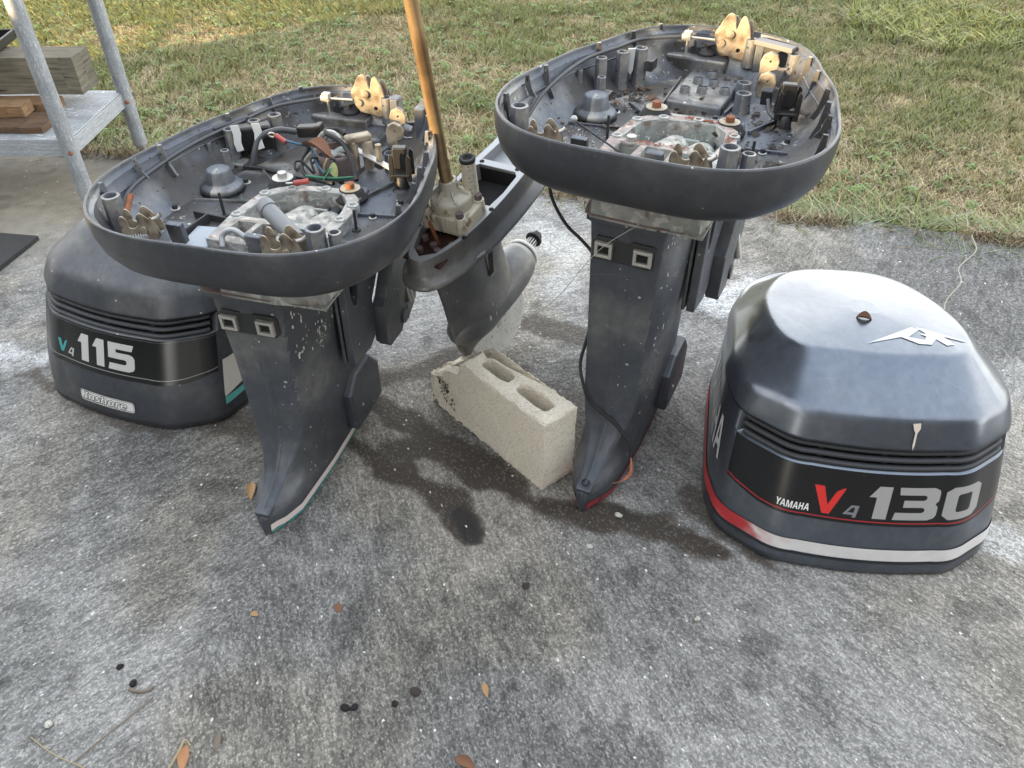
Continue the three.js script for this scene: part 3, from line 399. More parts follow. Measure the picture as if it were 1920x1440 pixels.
  const cv = document.createElement('canvas'); cv.width = 2048; cv.height = 384; o.label(cv.getContext('2d'), 2048, 384);
  const lt = new THREE.CanvasTexture(cv); lt.colorSpace = THREE.SRGBColorSpace; lt.magFilter = THREE.LinearFilter;
  patch(ka + 1, kb - 1, 0.114, 0.2135, 0.0012, phy({ map: lt, roughness: 0.32, clearcoat: 0.4, clearcoatRoughness: 0.25, side: THREE.DoubleSide }), 'printed_label', 6, (u) => 0.022 * (sstep(0.14, 0, u) + sstep(0.86, 1, u)) * 0.6);
  o.extra({ t, patch, off, surf, nrm, ka, kb, kc, N, ring, CR });
  return t;
}
// stencil digits in a unit box
const GL = {
  1: { w: 0.42, p: [[0, 0.66], [0.16, 1], [0.42, 1], [0.42, 0], [0.15, 0], [0.15, 0.66]] },
  3: { w: 0.86, p: [[0.02, 1], [0.72, 1], [0.84, 0.92], [0.86, 0.82], [0.86, 0.6], [0.8, 0.5], [0.86, 0.4], [0.86, 0.16], [0.82, 0.06], [0.7, 0], [0.0, 0], [0.03, 0.23], [0.55, 0.23], [0.6, 0.27], [0.6, 0.35], [0.55, 0.39], [0.16, 0.39], [0.16, 0.61], [0.55, 0.61], [0.6, 0.65], [0.6, 0.73], [0.55, 0.77], [0.05, 0.77]] },
  0: { w: 0.86, p: [[0.14, 0], [0.72, 0], [0.86, 0.14], [0.86, 0.86], [0.72, 1], [0.14, 1], [0, 0.86], [0, 0.14]], h: [[0.3, 0.23], [0.56, 0.23], [0.6, 0.28], [0.6, 0.72], [0.56, 0.77], [0.3, 0.77], [0.26, 0.72], [0.26, 0.28]] },
  5: { w: 0.86, p: [[0.84, 1], [0, 1], [0, 0.42], [0.54, 0.42], [0.6, 0.38], [0.6, 0.29], [0.54, 0.24], [0.04, 0.24], [0, 0], [0.68, 0], [0.82, 0.07], [0.86, 0.18], [0.86, 0.5], [0.81, 0.6], [0.7, 0.65], [0.26, 0.65], [0.26, 0.77], [0.78, 0.77]] },
  V: { w: 0.8, p: [[0, 1], [0.27, 1], [0.42, 0.34], [0.62, 0.86], [0.8, 1], [0.86, 1], [0.5, 0], [0.3, 0]] },
  4: { w: 0.7, p: [[0, 0.16], [0.34, 0.8], [0.7, 0.8], [0.6, 0], [0.44, 0], [0.46, 0.16]], h: [[0.22, 0.32], [0.48, 0.32], [0.52, 0.64], [0.4, 0.64]] },
};
function glyphs(c, txt, x, y, h, color, gap = 0.1, slant = 0, sx = 1) { c.fillStyle = color; for (const ch of txt) { const g = GL[ch]; c.beginPath(); for (const L of [g.p, g.h]) if (L) { L.forEach(([a, b], i) => { const px = x + (a + slant * b) * h * sx, py = y - b * h; i ? c.lineTo(px, py) : c.moveTo(px, py); }); c.closePath(); } c.fill('evenodd'); x += (g.w + gap) * h * sx; } return x; }
function wear(c, w, h, seed, n) { const R = rng(seed); for (let i = 0; i < n; i++) { c.fillStyle = `rgba(${90 + R() * 90 | 0},${90 + R() * 90 | 0},${95 + R() * 90 | 0},${0.15 + R() * 0.5})`; const s = 0.6 + R() * R() * 3; c.fillRect(R() * w, R() * h, s * (1 + R() * 3), s); } }
const tSil = '#9b9a98';
const cowlR = makeCowl('engine_cover', 'grey engine cover with red V4 130 label and red and white stripe', [0.713, 0, -1.278], 6, {
  label(c, w, h) {
    c.fillStyle = '#0d0f13'; c.fillRect(0, 0, w, h); wear(c, w, h, 5, 260);
    c.strokeStyle = '#a3242b'; c.lineWidth = 9; c.beginPath(); c.moveTo(0, h - 78); c.lineTo(w * 0.13, h - 26); c.lineTo(w * 0.87, h - 26); c.lineTo(w, h - 86); c.stroke();
    c.fillStyle = '#e4e3e0'; c.font = 'bold 74px sans-serif'; c.save(); c.translate(w * 0.19, h - 50); c.scale(0.72, 1); c.transform(1, 0, -0.12, 1, 0, 0); c.fillText('YAMAHA', 0, 0); c.restore();
    glyphs(c, 'V', w * 0.305, h - 52, 200, '#cf2f2a', 0, -0.02, 1.2); glyphs(c, '4', w * 0.405, h - 48, 112, '#77787c', 0, 0, 1.3);
    glyphs(c, '130', w * 0.475, h - 52, 240, tSil, 0.12, 0.04, 1.4); wear(c, w, h, 6, 160);
  },
  extra({ t, patch, off, ka, kb, kc, N, ring, nrm, surf }) {
    // stripe that runs round the foot: red on the sides, sun-bleached to white round the aft end
    const R = rng(8), m = std({ vertexColors: true, roughness: 0.45, side: THREE.DoubleSide }), s = patch(4, N - 4, 0.040, 0.0655, 0.0011, m, 'stripe', 8), P = s.geometry.attributes.position, col = new Float32Array(P.count * 3);
    for (let i = 0; i < P.count; i++) { const x = P.getX(i), z = P.getZ(i), n = fbm(x * 40 + 9, z * 40 + P.getY(i) * 60, 3, 6); const fade = sstep(-0.25, -0.13, x + (n - 0.5) * 0.12) * sstep(0.10, 0.24, z + 0.02), c = [mix(0.42, 0.62, fade), mix(0.035, 0.61, fade), mix(0.04, 0.60, fade)]; c.forEach((q, k) => { col[i * 3 + k] = q * (0.9 + 0.2 * n); }); }
    s.geometry.setAttribute('color', new THREE.BufferAttribute(col, 3)); s.userData = { label: 'stripe, red at the side and bleached white across the end' };
    patch(4, N - 4, 0.0325, 0.0355, 0.0011, M.dark, 'pinstripe', 2);
    // maker's name along the port side
    const shapes = font.generateShapes('YAMAHA', 0.088);
    const flat = new THREE.ShapeGeometry(shapes, 6), p = flat.attributes.position, L = []; let acc = 0; const kS = ka - 2, kE = ka - 60; for (let k = kS; k > kE; k--) { L.push([acc, k]); acc += surf(k, 0.15).distanceTo(surf(k - 1, 0.15)); }
    const total = 0.27, s0 = 0.012; flat.computeBoundingBox(); const bw = flat.boundingBox.max.x;
    const pt = (sx, y) => { const d = s0 + (1 - sx) * total; let i = 0; while (i < L.length - 2 && L[i + 1][0] < d) i++; const k = L[i][1] - clamp((d - L[i][0]) / (L[i + 1][0] - L[i][0])); return off(k, y, 0.0016); };
    for (let i = 0; i < p.count; i++) { const q = pt(p.getX(i) / bw, 0.122 + p.getY(i) * 0.88); p.setXYZ(i, q.x, q.y, q.z); } flat.computeVertexNormals();
    mesh('lettering', flat, std({ color: lin(0.5, 0.5, 0.5), roughness: 0.5, side: THREE.DoubleSide }), t);
    // winged emblem on top
    const top = (x, Y) => { return V(x, 0, -Y); };
    const E = [[[-0.125, 0.0], [-0.005, 0.062], [0.012, 0.056], [-0.022, 0.028], [0.012, 0.022], [0.02, 0.034], [0.008, 0.04], [0.03, 0.046], [0.042, 0.03], [0.022, 0.008], [-0.006, 0.008], [-0.04, 0.026]], [[0.006, 0.062], [0.022, 0.062], [0.115, 0.035], [0.102, 0.032], [0.062, 0.04], [0.078, 0.016], [0.058, 0.01]]];
    const caps = t.getObjectByName('top_moulding'); const ray = new THREE.Raycaster(); caps.updateMatrixWorld();
    const cl = new THREE.Mesh(caps.geometry, new THREE.MeshBasicMaterial({ side: THREE.DoubleSide })); cl.updateMatrixWorld();
    const hit = (x, Y) => { ray.set(V(x, 1, -Y), V(0, -1, 0)); const h = ray.intersectObject(cl)[0]; return h ? h.point.y : 0.37; };
    for (const e of E) { const g = new THREE.ShapeGeometry(new THREE.Shape(e.map(([a, b]) => new THREE.Vector2(a, b)))), q = g.attributes.position; for (let i = 0; i < q.count; i++) { const x = 0.076 + q.getX(i) * 0.82, Y = -0.105 + q.getY(i) * 1.05; q.setXYZ(i, x, hit(x, Y) + 0.0014, -Y); } g.computeVertexNormals(); mesh('emblem', g, std({ color: lin(0.5, 0.51, 0.52), roughness: 0.6, side: THREE.DoubleSide }), t); }
    // whitish paint run on the aft edge
    const drip = new THREE.ShapeGeometry(new THREE.Shape([[-0.012, 0.31], [0.01, 0.312], [0.012, 0.302], [0.005, 0.294], [0.0045, 0.272], [0.001, 0.262], [-0.002, 0.272], [-0.001, 0.294], [-0.008, 0.301]].map(([a, b]) => new THREE.Vector2(a, b)))), dp = drip.attributes.position;
    for (let i = 0; i < dp.count; i++) { const x = dp.getX(i) * 0.6 + 0.045, y = dp.getY(i), f = (y - 0.262) / 0.05; dp.setXYZ(i, x, y, mix(0.2715, 0.2505, f) + 0.0016); } drip.computeVertexNormals();
    mesh('paint_drip', drip, std({ color: lin(0.62, 0.55, 0.46), roughness: 0.7, side: THREE.DoubleSide }), t);
  },
});
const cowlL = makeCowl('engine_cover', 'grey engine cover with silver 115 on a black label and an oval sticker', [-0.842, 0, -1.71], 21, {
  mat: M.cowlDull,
  label(c, w, h) {
    c.fillStyle = '#0b0d10'; c.fillRect(0, 0, w, h); wear(c, w, h, 15, 160);
    c.strokeStyle = '#8d8c88'; c.lineWidth = 6; c.beginPath(); c.moveTo(0, h - 92); c.lineTo(w * 0.13, h - 42); c.lineTo(w * 0.87, h - 42); c.lineTo(w, h - 88); c.stroke();
    c.lineWidth = 3; c.strokeStyle = '#6d6e70'; c.beginPath(); c.moveTo(0, 16); c.lineTo(w, 16); c.stroke();
    glyphs(c, 'V', w * 0.25, h - 84, 112, '#2f8f8d', 0, 0, 1.2); glyphs(c, '4', w * 0.31, h - 74, 92, '#a9a8a6', 0, 0, 1.2); glyphs(c, '115', w * 0.37, h - 74, 236, '#b4b2b0', 0.14, 0, 1.28); wear(c, w, h, 16, 90);
  },
  extra({ t, patch, ka, kb, kc, N, surf, off }) {
    const cv = document.createElement('canvas'); cv.width = 768; cv.height = 128; const c = cv.getContext('2d');
    c.fillStyle = '#3d4045'; c.fillRect(0, 0, 768, 128); c.fillStyle = '#c9c8c6'; const rr = (x, y, w, h, r) => { c.beginPath(); c.moveTo(x + r, y); c.lineTo(x + w - r, y); c.quadraticCurveTo(x + w, y, x + w, y + r); c.lineTo(x + w, y + h - r); c.quadraticCurveTo(x + w, y + h, x + w - r, y + h); c.lineTo(x + r, y + h); c.quadraticCurveTo(x, y + h, x, y + h - r); c.lineTo(x, y + r); c.quadraticCurveTo(x, y, x + r, y); c.closePath(); }; rr(2, 4, 764, 120, 46); c.fill(); c.strokeStyle = '#15171a'; c.lineWidth = 5; rr(12, 14, 744, 100, 38); c.stroke(); c.font = 'italic bold 112px sans-serif'; c.lineWidth = 13; c.lineJoin = 'round'; c.save(); c.translate(34, 103); c.scale(1.48, 1); c.strokeText('Inshore', 0, 0); c.fillStyle = '#cfcecb'; c.fillText('Inshore', 0, 0); c.restore(); wear(c, 768, 128, 3, 60);
    const tx = new THREE.CanvasTexture(cv); tx.colorSpace = THREE.SRGBColorSpace; tx.magFilter = THREE.LinearFilter;
    let a = kc, b = kc; while (surf(a, 0.05).x > -0.068) a--; while (surf(b, 0.05).x < 0.078) b++;
    patch(a, b, 0.034, 0.063, 0.0012, std({ map: tx, roughness: 0.45, side: THREE.DoubleSide }), 'sticker', 2);
    // white panel with a teal foot on the starboard side
    const k0 = kb, k1 = kb + 16; patch(k0, k1, 0.056, 0.148, 0.0012, std({ color: lin(0.56, 0.53, 0.48), roughness: 0.5, side: THREE.DoubleSide }), 'white_panel', 6, (u) => 0.022 * u + 0.006);
    patch(k0, k1, 0.042, 0.0615, 0.0010, std({ color: lin(0.10, 0.36, 0.33), roughness: 0.45, side: THREE.DoubleSide }), 'teal_stripe', 3, (u) => 0.008 * u);
    patch(4, N - 4, 0.0115, 0.0155, 0.0011, M.dark, 'foot_seal', 2);
  },
});

// ---------------------------------------------------------------- outboard midsections: open cowl pan on an exhaust housing
const PA = [0.3122, -0.0167, 0.0478, 0.0223, -0.0059, 0.0053, -0.0036, -0.0019, -0.0022];
const panOut = (() => { // outline of the pan's rim, evenly spaced; [x, Y(fore), nx, nY]
  const raw = []; for (let i = 0; i < 720; i++) { const f = i / 720 * 2 * PI; let r = 0; PA.forEach((a, k) => { r += a * Math.cos(k * f); }); raw.push([r * Math.sin(f), r * Math.cos(f)]); }
  let L = [0]; for (let i = 1; i <= 720; i++) L.push(L[i - 1] + Math.hypot(raw[i % 720][0] - raw[i - 1][0], raw[i % 720][1] - raw[i - 1][1]));
  const n = 132, out = []; let j = 0; for (let i = 0; i < n; i++) { const d = L[720] * i / n; while (L[j + 1] < d) j++; const f = (d - L[j]) / (L[j + 1] - L[j]); out.push([mix(raw[j][0], raw[(j + 1) % 720][0], f), mix(raw[j][1], raw[(j + 1) % 720][1], f)]); }
  return out.map((p, i) => { const a = out[(i + n - 1) % n], b = out[(i + 1) % n], dx = b[0] - a[0], dy = b[1] - a[1], l = Math.hypot(dx, dy); return [p[0], p[1], dy / l, -dx / l]; });
})();
const panSide = (sgn, Y) => { let b = null, m = 9; panOut.forEach((p) => { if (p[0] * sgn > 0 && Math.abs(p[1] - Y) < m) { m = Math.abs(p[1] - Y); b = p; } }); return b; };
function hookLatch(parent, x, y, z, turn, s = 1, spring = true) { // twin claw plates on a riveted back plate
  const g = new THREE.Group(); g.name = 'latch'; g.position.set(x, y, z); g.rotation.y = turn; g.scale.setScalar(s); parent.add(g);
  const claw = curvy([[-0.03, 0], [-0.032, 0.02], [-0.031, 0.036], [-0.027, 0.042], [-0.022, 0.04], [-0.018, 0.03], [-0.018, 0.022], [-0.012, 0.019], [-0.005, 0.02], [0, 0.024], [0.002, 0.03], [0, 0.036], [0.004, 0.042], [0.009, 0.043], [0.015, 0.038], [0.023, 0.029], [0.03, 0.022], [0.034, 0.012], [0.034, 0], [0.02, 0], [0.016, 0.006], [0.004, 0.009], [-0.01, 0.006], [-0.018, 0]].map(([x, y]) => [x * 0.95, y * 1.15]), 2);
  for (const [q, ox, oy] of [[-0.009, 0.007, 0.005], [0.009, 0, 0]]) mesh('claw', at(plate(claw, 0.0034, 0.0008), ox, oy, q), M.latch, g);
  mesh('back_plate', at(plate([[0.012, 0], [0.03, 0], [0.031, 0.03], [0.024, 0.045], [0.018, 0.03]], 0.0028), 0, 0, 0.0165), M.latch, g);
  mesh('pin', merge([cylTo(V(0.008, 0.02, -0.014), V(0.008, 0.02, 0.02), 0.0045, 0.0045, 12), cylTo(V(0.008, 0.02, 0.0185), V(0.008, 0.02, 0.021), 0.0065, 0.0065, 14)]), M.latch, g);
  if (spring) { const pts = []; for (let i = 0; i <= 70; i++) { const a = i / 70 * 7 * 2 * PI; pts.push(V(-0.017 + i / 70 * 0.03, 0.008 + Math.cos(a) * 0.0055, 0.0165 + Math.sin(a) * 0.0055)); } mesh('spring', new THREE.TubeGeometry(new THREE.CatmullRomCurve3(pts), 140, 0.0011, 5), M.zinc, g); }
  mesh('tip_arm', tube([V(0.02, 0.03, 0), V(0.034, 0.034, 0.002), V(0.042, 0.04, 0.003)], 0.0042, 10, 8), M.zinc, g);
  return g;
}
function rubberMount(parent, x, y, z, s = 1, rusty) {
  const b = mesh('mount', at(lathe([[0, 0], [0.03, 0], [0.031, 0.004], [0.025, 0.009], [0.0245, 0.013], [0.021, 0.015], [0.0205, 0.019], [0, 0.019]].map(([a, c]) => [a * s, c * s])), x, y, z), M.rubber, parent);
  mesh('washer', at(lathe([[0, 0], [0.0185, 0], [0.0185, 0.0022], [0, 0.0022]].map(([a, c]) => [a * s, c * s])), x, y + 0.0192 * s, z), rusty ? M.latch : M.zinc, b);
  mesh('bolt', at(new THREE.CylinderGeometry(0.0085 * s, 0.0088 * s, 0.009 * s, 6), x, y + 0.0258 * s, z, 0, 0.3), rusty ? M.rust : M.zinc, b);
}
function hollowPost(parent, x, y0, y1, z, r, name = 'post', mat = M.inner) { const h = y1 - y0; return mesh(name, at(lathe([[r * 1.15, 0], [r, 0.012], [r * 0.93, h - 0.001], [r * 0.88, h], [r * 0.62, h], [r * 0.6, h - 0.03 * Math.min(1, h / 0.04)], [0, h - 0.03 * Math.min(1, h / 0.04)]], 20), x, y0, z), mat, parent); }
// the exhaust housing as a stack of sections: aft Y, aft half width, greatest half width, fore Y
function legGeo(top, cx) {
  const S = [[0.002, -0.325, 0.009, 0.052, 0.185], [0.03, -0.328, 0.0125, 0.056, 0.185], [0.052, -0.326, 0.0145, 0.058, 0.182], [0.066, -0.308, 0.017, 0.060, 0.178], [0.085, -0.272, 0.022, 0.062, 0.172], [0.108, -0.243, 0.030, 0.064, 0.163], [0.135, -0.222, 0.040, 0.066, 0.152], [0.165, -0.209, 0.050, 0.069, 0.142], [0.2, -0.203, 0.056, 0.071, 0.132], [0.27, -0.2, 0.059, 0.074, 0.12], [0.36, -0.2, 0.061, 0.077, 0.112], [top - 0.05, -0.202, 0.067, 0.087, 0.112], [top, -0.204, 0.07, 0.091, 0.114]];
  const rows = []; const sec = (y, a, aw, w, f) => {
    const half = [[0, a - 0.004], [aw * 0.16, a - 0.0035], [aw * 0.2, a], [aw * 0.6, a + 0.001], [aw * 0.93, a + 0.003], [aw * 1.0, a + 0.010], [mix(aw, w, 0.45), a + 0.035], [mix(aw, w, 0.8), a + 0.075], [w, mix(a, f, 0.42)], [w, mix(a, f, 0.6)], [w * 0.92, mix(a, f, 0.8)], [w * 0.62, mix(a, f, 0.95)], [0, f]];
    return [...half.map(([x, Y]) => V(cx + x, y, -Y)), ...half.slice(1, -1).reverse().map(([x, Y]) => V(cx - x, y, -Y))];
  };
  for (let i = 0; i < S.length; i++) { rows.push(sec(...S[i])); if (i < S.length - 1) for (const t of [0.33, 0.67]) rows.push(sec(...S[i].map((v, k) => mix(v, S[i + 1][k], t)))); }
  return { geo: loft(rows, { capA: true, capB: true }), sec, S };
}
function makeMid(label, pos, yaw, H, o) {
  const t = thing('outboard_midsection', label, 'boat engine part', pos, -rad(yaw), 'stripped outboard midsections');
  const fl = -0.086, P = (X, Y, y) => V(X, H + y, -Y);
  // ---- pan
  const pr = [[0.1, -0.1255], [0.07, -0.114], [0.042, -0.1], [0.02, -0.082], [0.006, -0.06], [0, -0.036], [-0.0015, -0.015], [0, -0.003], [0.0012, 0], [0.0042, 0.0005], [0.0052, -0.002], [0.0056, -0.0085], [0.0075, -0.0105], [0.0125, -0.011], [0.0135, -0.013], [0.0142, -0.021], [0.0165, -0.022], [0.022, -0.043], [0.032, -0.062], [0.045, -0.075], [0.06, -0.083], [0.078, fl]];
  const dip = o.notch ? (X, Y) => sstep(0.055, 0.062, X) * sstep(0.13, 0.123, X) * (Y > 0.25 ? 1 : 0) : () => 0;
  const rings = pr.map(([ins, y], r) => panOut.map(([x, Y, nx, nY]) => { const d = dip(x, Y); return V(x + nx * ins, H + (r > 3 ? Math.min(y, y * (1 - d) - 0.066 * d) : y) * 1, -(Y + nY * ins)); }));
  const panM = loft(rings.slice(0, 11)); mesh('pan_shell', panM, M.pan, t);
  mesh('pan_lining', loft(rings.slice(10)), M.inner, t);
  // underside
  const under = rings[0].map((p) => p.clone()); mesh('pan_underside', loft([under.map((p) => V(p.x * 0.5, H - 0.133, p.z * 0.62)), under.map((p) => V(p.x * 0.75, H - 0.131, p.z * 0.75)), under]), M.pan, t);
  // ---- casting in the floor and the floor round it
  const cav = [[-0.062, -0.128], [-0.052, -0.045], [-0.03, -0.022], [0.02, -0.006], [0.075, -0.004], [0.098, -0.03], [0.106, -0.075], [0.1, -0.128]].map(([x, Y]) => [x + o.dx, Y]);
  const bays = [[[-0.06, -0.196], [-0.022, -0.196], [-0.018, -0.142], [-0.056, -0.142]], [[-0.014, -0.196], [0.036, -0.196], [0.036, -0.142], [-0.01, -0.142]], [[0.044, -0.194], [0.09, -0.19], [0.09, -0.146], [0.044, -0.142]]].map((b) => b.map(([x, Y]) => [x + o.dx, Y]));
  const outer = [[-0.074, -0.212], [0.03, -0.214], [0.112, -0.2], [0.122, -0.13], [0.124, -0.07], [0.114, -0.018], [0.084, 0.012], [0.015, 0.01], [-0.042, -0.006], [-0.068, -0.034], [-0.078, -0.12]].map(([x, Y]) => [x + o.dx, Y]);
  const fShape = new THREE.Shape(rings[rings.length - 1].map((p) => new THREE.Vector2(p.x, -p.z))); fShape.holes.push(new THREE.Path(outer.map(([x, y]) => new THREE.Vector2(x, y))));
  const fg = new THREE.ShapeGeometry(fShape); fg.rotateX(-PI / 2); fg.translate(0, H + fl + 0.0002, 0); mesh('pan_floor', fg, M.inner, t);
  const cg = plate(outer, 0.115, 0.0015, [cav, ...bays]); cg.rotateX(-PI / 2); cg.translate(0, H - 0.064 - 0.0575, 0); const cast = mesh('exhaust_casting', boxUV(jitter(cg, 0.0012, 90, 5)), M.cast, t);
  mesh('casting_floor', at(boxUV(rbox(0.2, 0.004, 0.225, 0.001)), 0.022 + o.dx, H - 0.176, 0.1), M.cast, cast);
  for (const [x, Y, L] of [[0.005, -0.062, 0.05], [0.055, -0.075, 0.052]]) { const g = new THREE.CapsuleGeometry(0.028, L, 8, 18); g.rotateX(PI / 2); g.rotateY(-0.35); mesh('exhaust_hump', at(boxUV(jitter(g, 0.0012, 70, 7)), x + o.dx, H - 0.11, -Y), M.pale, cast); }
  mesh('web', at(rbox(0.03, 0.05, 0.006, 0.002), 0.04 + o.dx, H - 0.112, 0.03), M.cast, cast); mesh('web', at(rbox(0.12, 0.014, 0.008, 0.003), 0.02 + o.dx, H - 0.118, 0.033, 0, 0.15), M.cast, cast);
  for (const [x, Y] of [[-0.068, -0.125], [-0.06, -0.04], [0.115, -0.045], [0.114, -0.1], [0.095, -0.137], [0.04, 0.003], [-0.02, -0.012]]) mesh('bolt_boss', at(lathe([[0.0105, -0.004], [0.01, 0.0022], [0.0085, 0.003], [0.0052, 0.003], [0.005, -0.004], [0, -0.004]], 16), x + o.dx, H - 0.064, -Y), M.cast, cast);
  { const gk = plate(outer.map(([x, Y]) => [x * 1.0, Y]), 0.0024, 0.0005, [cav.map(([x, Y]) => [mix(0.02 + o.dx, x, 1.03), mix(-0.07, Y, 1.03)]), ...bays]); gk.rotateX(-PI / 2); gk.translate(0, H - 0.0650, 0); mesh('gasket', jitter(boxUV(gk), 0.0004, 120, 3), std({ map: rep(castTex, 7), color: o.gasket, roughness: 0.9 }), cast); }
  // ---- ribs on the inside wall
  for (const [s, Y, w, h] of [[-1, -0.19, 0.007, 0.05], [-1, -0.105, 0.003, 0.032], [-1, -0.03, 0.007, 0.054], [-1, 0.125, 0.007, 0.04], [-1, 0.225, 0.007, 0.056], [-1, 0.3, 0.007, 0.05], [1, -0.15, 0.006, 0.05], [1, -0.075, 0.005, 0.034], [1, -0.01, 0.007, 0.06], [1, 0.055, 0.006, 0.05], [1, 0.145, 0.007, 0.062], [1, 0.22, 0.007, 0.05]]) {
    const p = panSide(s, Y), a = Math.atan2(-p[3], p[2]); const g = plate([[0.0155, 0.003], [0.0215, 0.0035], [0.027, -h * 0.6], [0.036, -h], [0.024, -h], [0.015, -h * 0.4]], w, 0.0008); g.rotateY(a); g.translate(p[0], H, -p[1]); mesh('rib', g, M.inner, t);
  }
  // moulded panel lines on the upper wall
  for (const s of [-1, 1]) { const pts = []; for (let Y = -0.2; Y <= 0.27; Y += 0.03) { const p = panSide(s, Y); pts.push(P(p[0] + p[2] * 0.0195, p[1] + p[3] * 0.0195, -0.0335)); } mesh('wall_bead', tube(pts, 0.0019, 60, 6), M.inner, t); }
  // ---- fittings shared by both pans
  const dx = o.fx || 0;
  mesh('round_boss', at(lathe([[0, 0.045], [0.006, 0.045], [0.018, 0.044], [0.0225, 0.041], [0.026, 0.02], [0.029, 0.017], [0.036, 0.015], [0.04, 0.011], [0.042, 0], [0.0, 0]]), -0.158 + dx, H + fl, 0.008), M.inner, t);
  hollowPost(t, -0.165 + dx, H - 0.062, H - 0.026, -0.036, 0.0088); hollowPost(t, -0.19 + dx, H + fl, H - 0.012, -0.1, 0.0118); hollowPost(t, -0.165 + dx, H + fl, H - 0.012, -0.152, 0.013); hollowPost(t, -0.14 + dx, H + fl, H - 0.012, -0.19, 0.0145);
  hollowPost(t, -0.222, H - 0.075, H - 0.03, -0.07, 0.006);
  mesh('cable_post_foot', at(rbox(0.05, 0.014, 0.032, 0.005), -0.188 + dx, H + fl + 0.006, -0.094), M.inner, t);
  hollowPost(t, -0.212, H - 0.072, H + 0.0, 0.226, 0.0162, 'dowel_tube'); hollowPost(t, 0.143 + o.dx, H - 0.078, H - 0.003, 0.236, 0.0165, 'dowel_tube'); hollowPost(t, 0.17 + o.dx, H - 0.078, H - 0.012, 0.226, 0.011, 'dowel_tube');
  hookLatch(t, -0.165, H - 0.062, 0.236, 0.55, 0.88); hookLatch(t, 0.085 + o.dx, H - 0.062, 0.243, 0.35, 0.98);
  mesh('stop_tab', at(rbox(0.028, 0.036, 0.012, 0.002), -0.104, H - 0.052, 0.226, 0.1), M.inner, t);
  mesh('stop_tab', at(rbox(0.028, 0.036, 0.012, 0.002), 0.03 + o.dx, H - 0.05, 0.232, 0.1), M.inner, t);
  for (const [x, Y, hh] of [[-0.1, -0.1, 0.045], [0.15, -0.09, 0.04]]) mesh('stud', merge([cylTo(P(x, Y, fl), P(x, Y, fl + hh), 0.0028, 0.0026, 8), cylTo(P(x, Y, fl), P(x, Y, fl + 0.003), 0.008, 0.007, 12)]), M.dark, t);
  rubberMount(t, -0.045 + o.dx * 0.5, H - 0.078, -0.014, 1.05, o.rusty); rubberMount(t, 0.09 + o.dx * 0.5, H - 0.082, -0.014, 1.0, true);
  mesh('mount_plate', at(rbox(0.19, 0.016, 0.05, 0.006), 0.02 + o.dx * 0.5, H - 0.0795, -0.018, 0, 0.05), M.inner, t);
  // raised platform and box at the fore end
  mesh('raised_platform', boxUV(at(rbox(0.11, 0.03, o.platL, 0.009, 4), 0.0, H + fl + 0.004, -o.platZ)), M.inner, t);
  mesh('shelf_box', boxUV(at(rbox(0.13, 0.04, 0.05, 0.008, 3), -0.055, H + fl + 0.018, -0.318)), M.inner, t);
  mesh('cover_cap', at(lathe([[0, 0.004], [0.011, 0.004], [0.012, 0]], 18), -0.115, H + fl, -0.275), M.dark, t);
  // shift lever pivot
  const kn = mesh('lever_pivot', at(lathe([[0, 0.02], [0.006, 0.02], [0.007, 0.014], [0.014, 0.013], [0.015, 0.009], [0.019, 0.008], [0.02, 0.003], [0.017, 0], [0, 0]]), -0.038, H - 0.05, -0.325), M.dark, t);
  mesh('pivot_arm', merge([at(rbox(0.016, 0.004, 0.03, 0.001), -0.038, H - 0.027, -0.325, 0, 0.8), at(rbox(0.02, 0.016, 0.006, 0.001), -0.062, H - 0.043, -0.32), cylTo(V(-0.064, H - 0.05, -0.318), V(-0.064, H - 0.022, -0.318), 0.003, 0.003, 8)]), M.dark, kn);
  // fore latch: tall claw standing above the rim
  const fx = 0.012, fz = -0.318, FL = new THREE.Group(); FL.name = 'front_latch'; FL.position.set(fx, H - 0.045, fz); FL.rotation.y = 0.12; t.add(FL);
  mesh('claw', plate(curvy([[-0.036, 0.045], [-0.031, 0.0525], [-0.0165, 0.079], [-0.008, 0.082], [-0.001, 0.076], [0.001, 0.06], [0.005, 0.0525], [0.010, 0.07], [0.015, 0.0785], [0.021, 0.076], [0.034, 0.0375], [0.034, 0.0025], [0.02, -0.0025], [0, 0.003], [-0.02, 0.008], [-0.032, 0.0275]], 2), 0.006, 0.001, [circ(0.014, 0.014, 0.0052)]), M.latch, FL);
  mesh('claw', at(plate(curvy([[-0.026, 0.0], [-0.03, 0.03], [-0.022, 0.05], [-0.012, 0.07], [-0.003, 0.075], [0.003, 0.068], [0.005, 0.05], [0.014, 0.045], [0.02, 0.06], [0.026, 0.069], [0.032, 0.062], [0.035, 0.02], [0.026, -0.005]], 3), 0.004, 0.001), 0.002, 0, -0.016), M.latch, FL);
  for (const [a, b] of [[-0.022, 0.026], [-0.006, 0.044]]) mesh('rivet', at(new THREE.CylinderGeometry(0.0078, 0.0084, 0.0052, 18), a, b, 0.0045, PI / 2), M.latch, FL);
  mesh('pin', cylTo(V(0.006, 0.018, -0.022), V(0.006, 0.018, 0.0), 0.006, 0.006, 12), M.latch, FL);
  // ball end, cable clamp and control cable along the port wall
  const cp = o.cable.map(([s, Y, y]) => { const p = panSide(-1, Y); return P(p[0] + p[2] * s, Y + p[3] * s, y); });
  const cab = mesh('control_cable', tube([...cp, P(-0.088, 0.297, -0.012)], 0.0036, 90, 8), M.cable, t);
  mesh('cable_end', cylTo(P(-0.088, 0.297, -0.012), P(-0.074, 0.3, -0.012), 0.0062, 0.0062, 12), M.plasticWhite, cab);
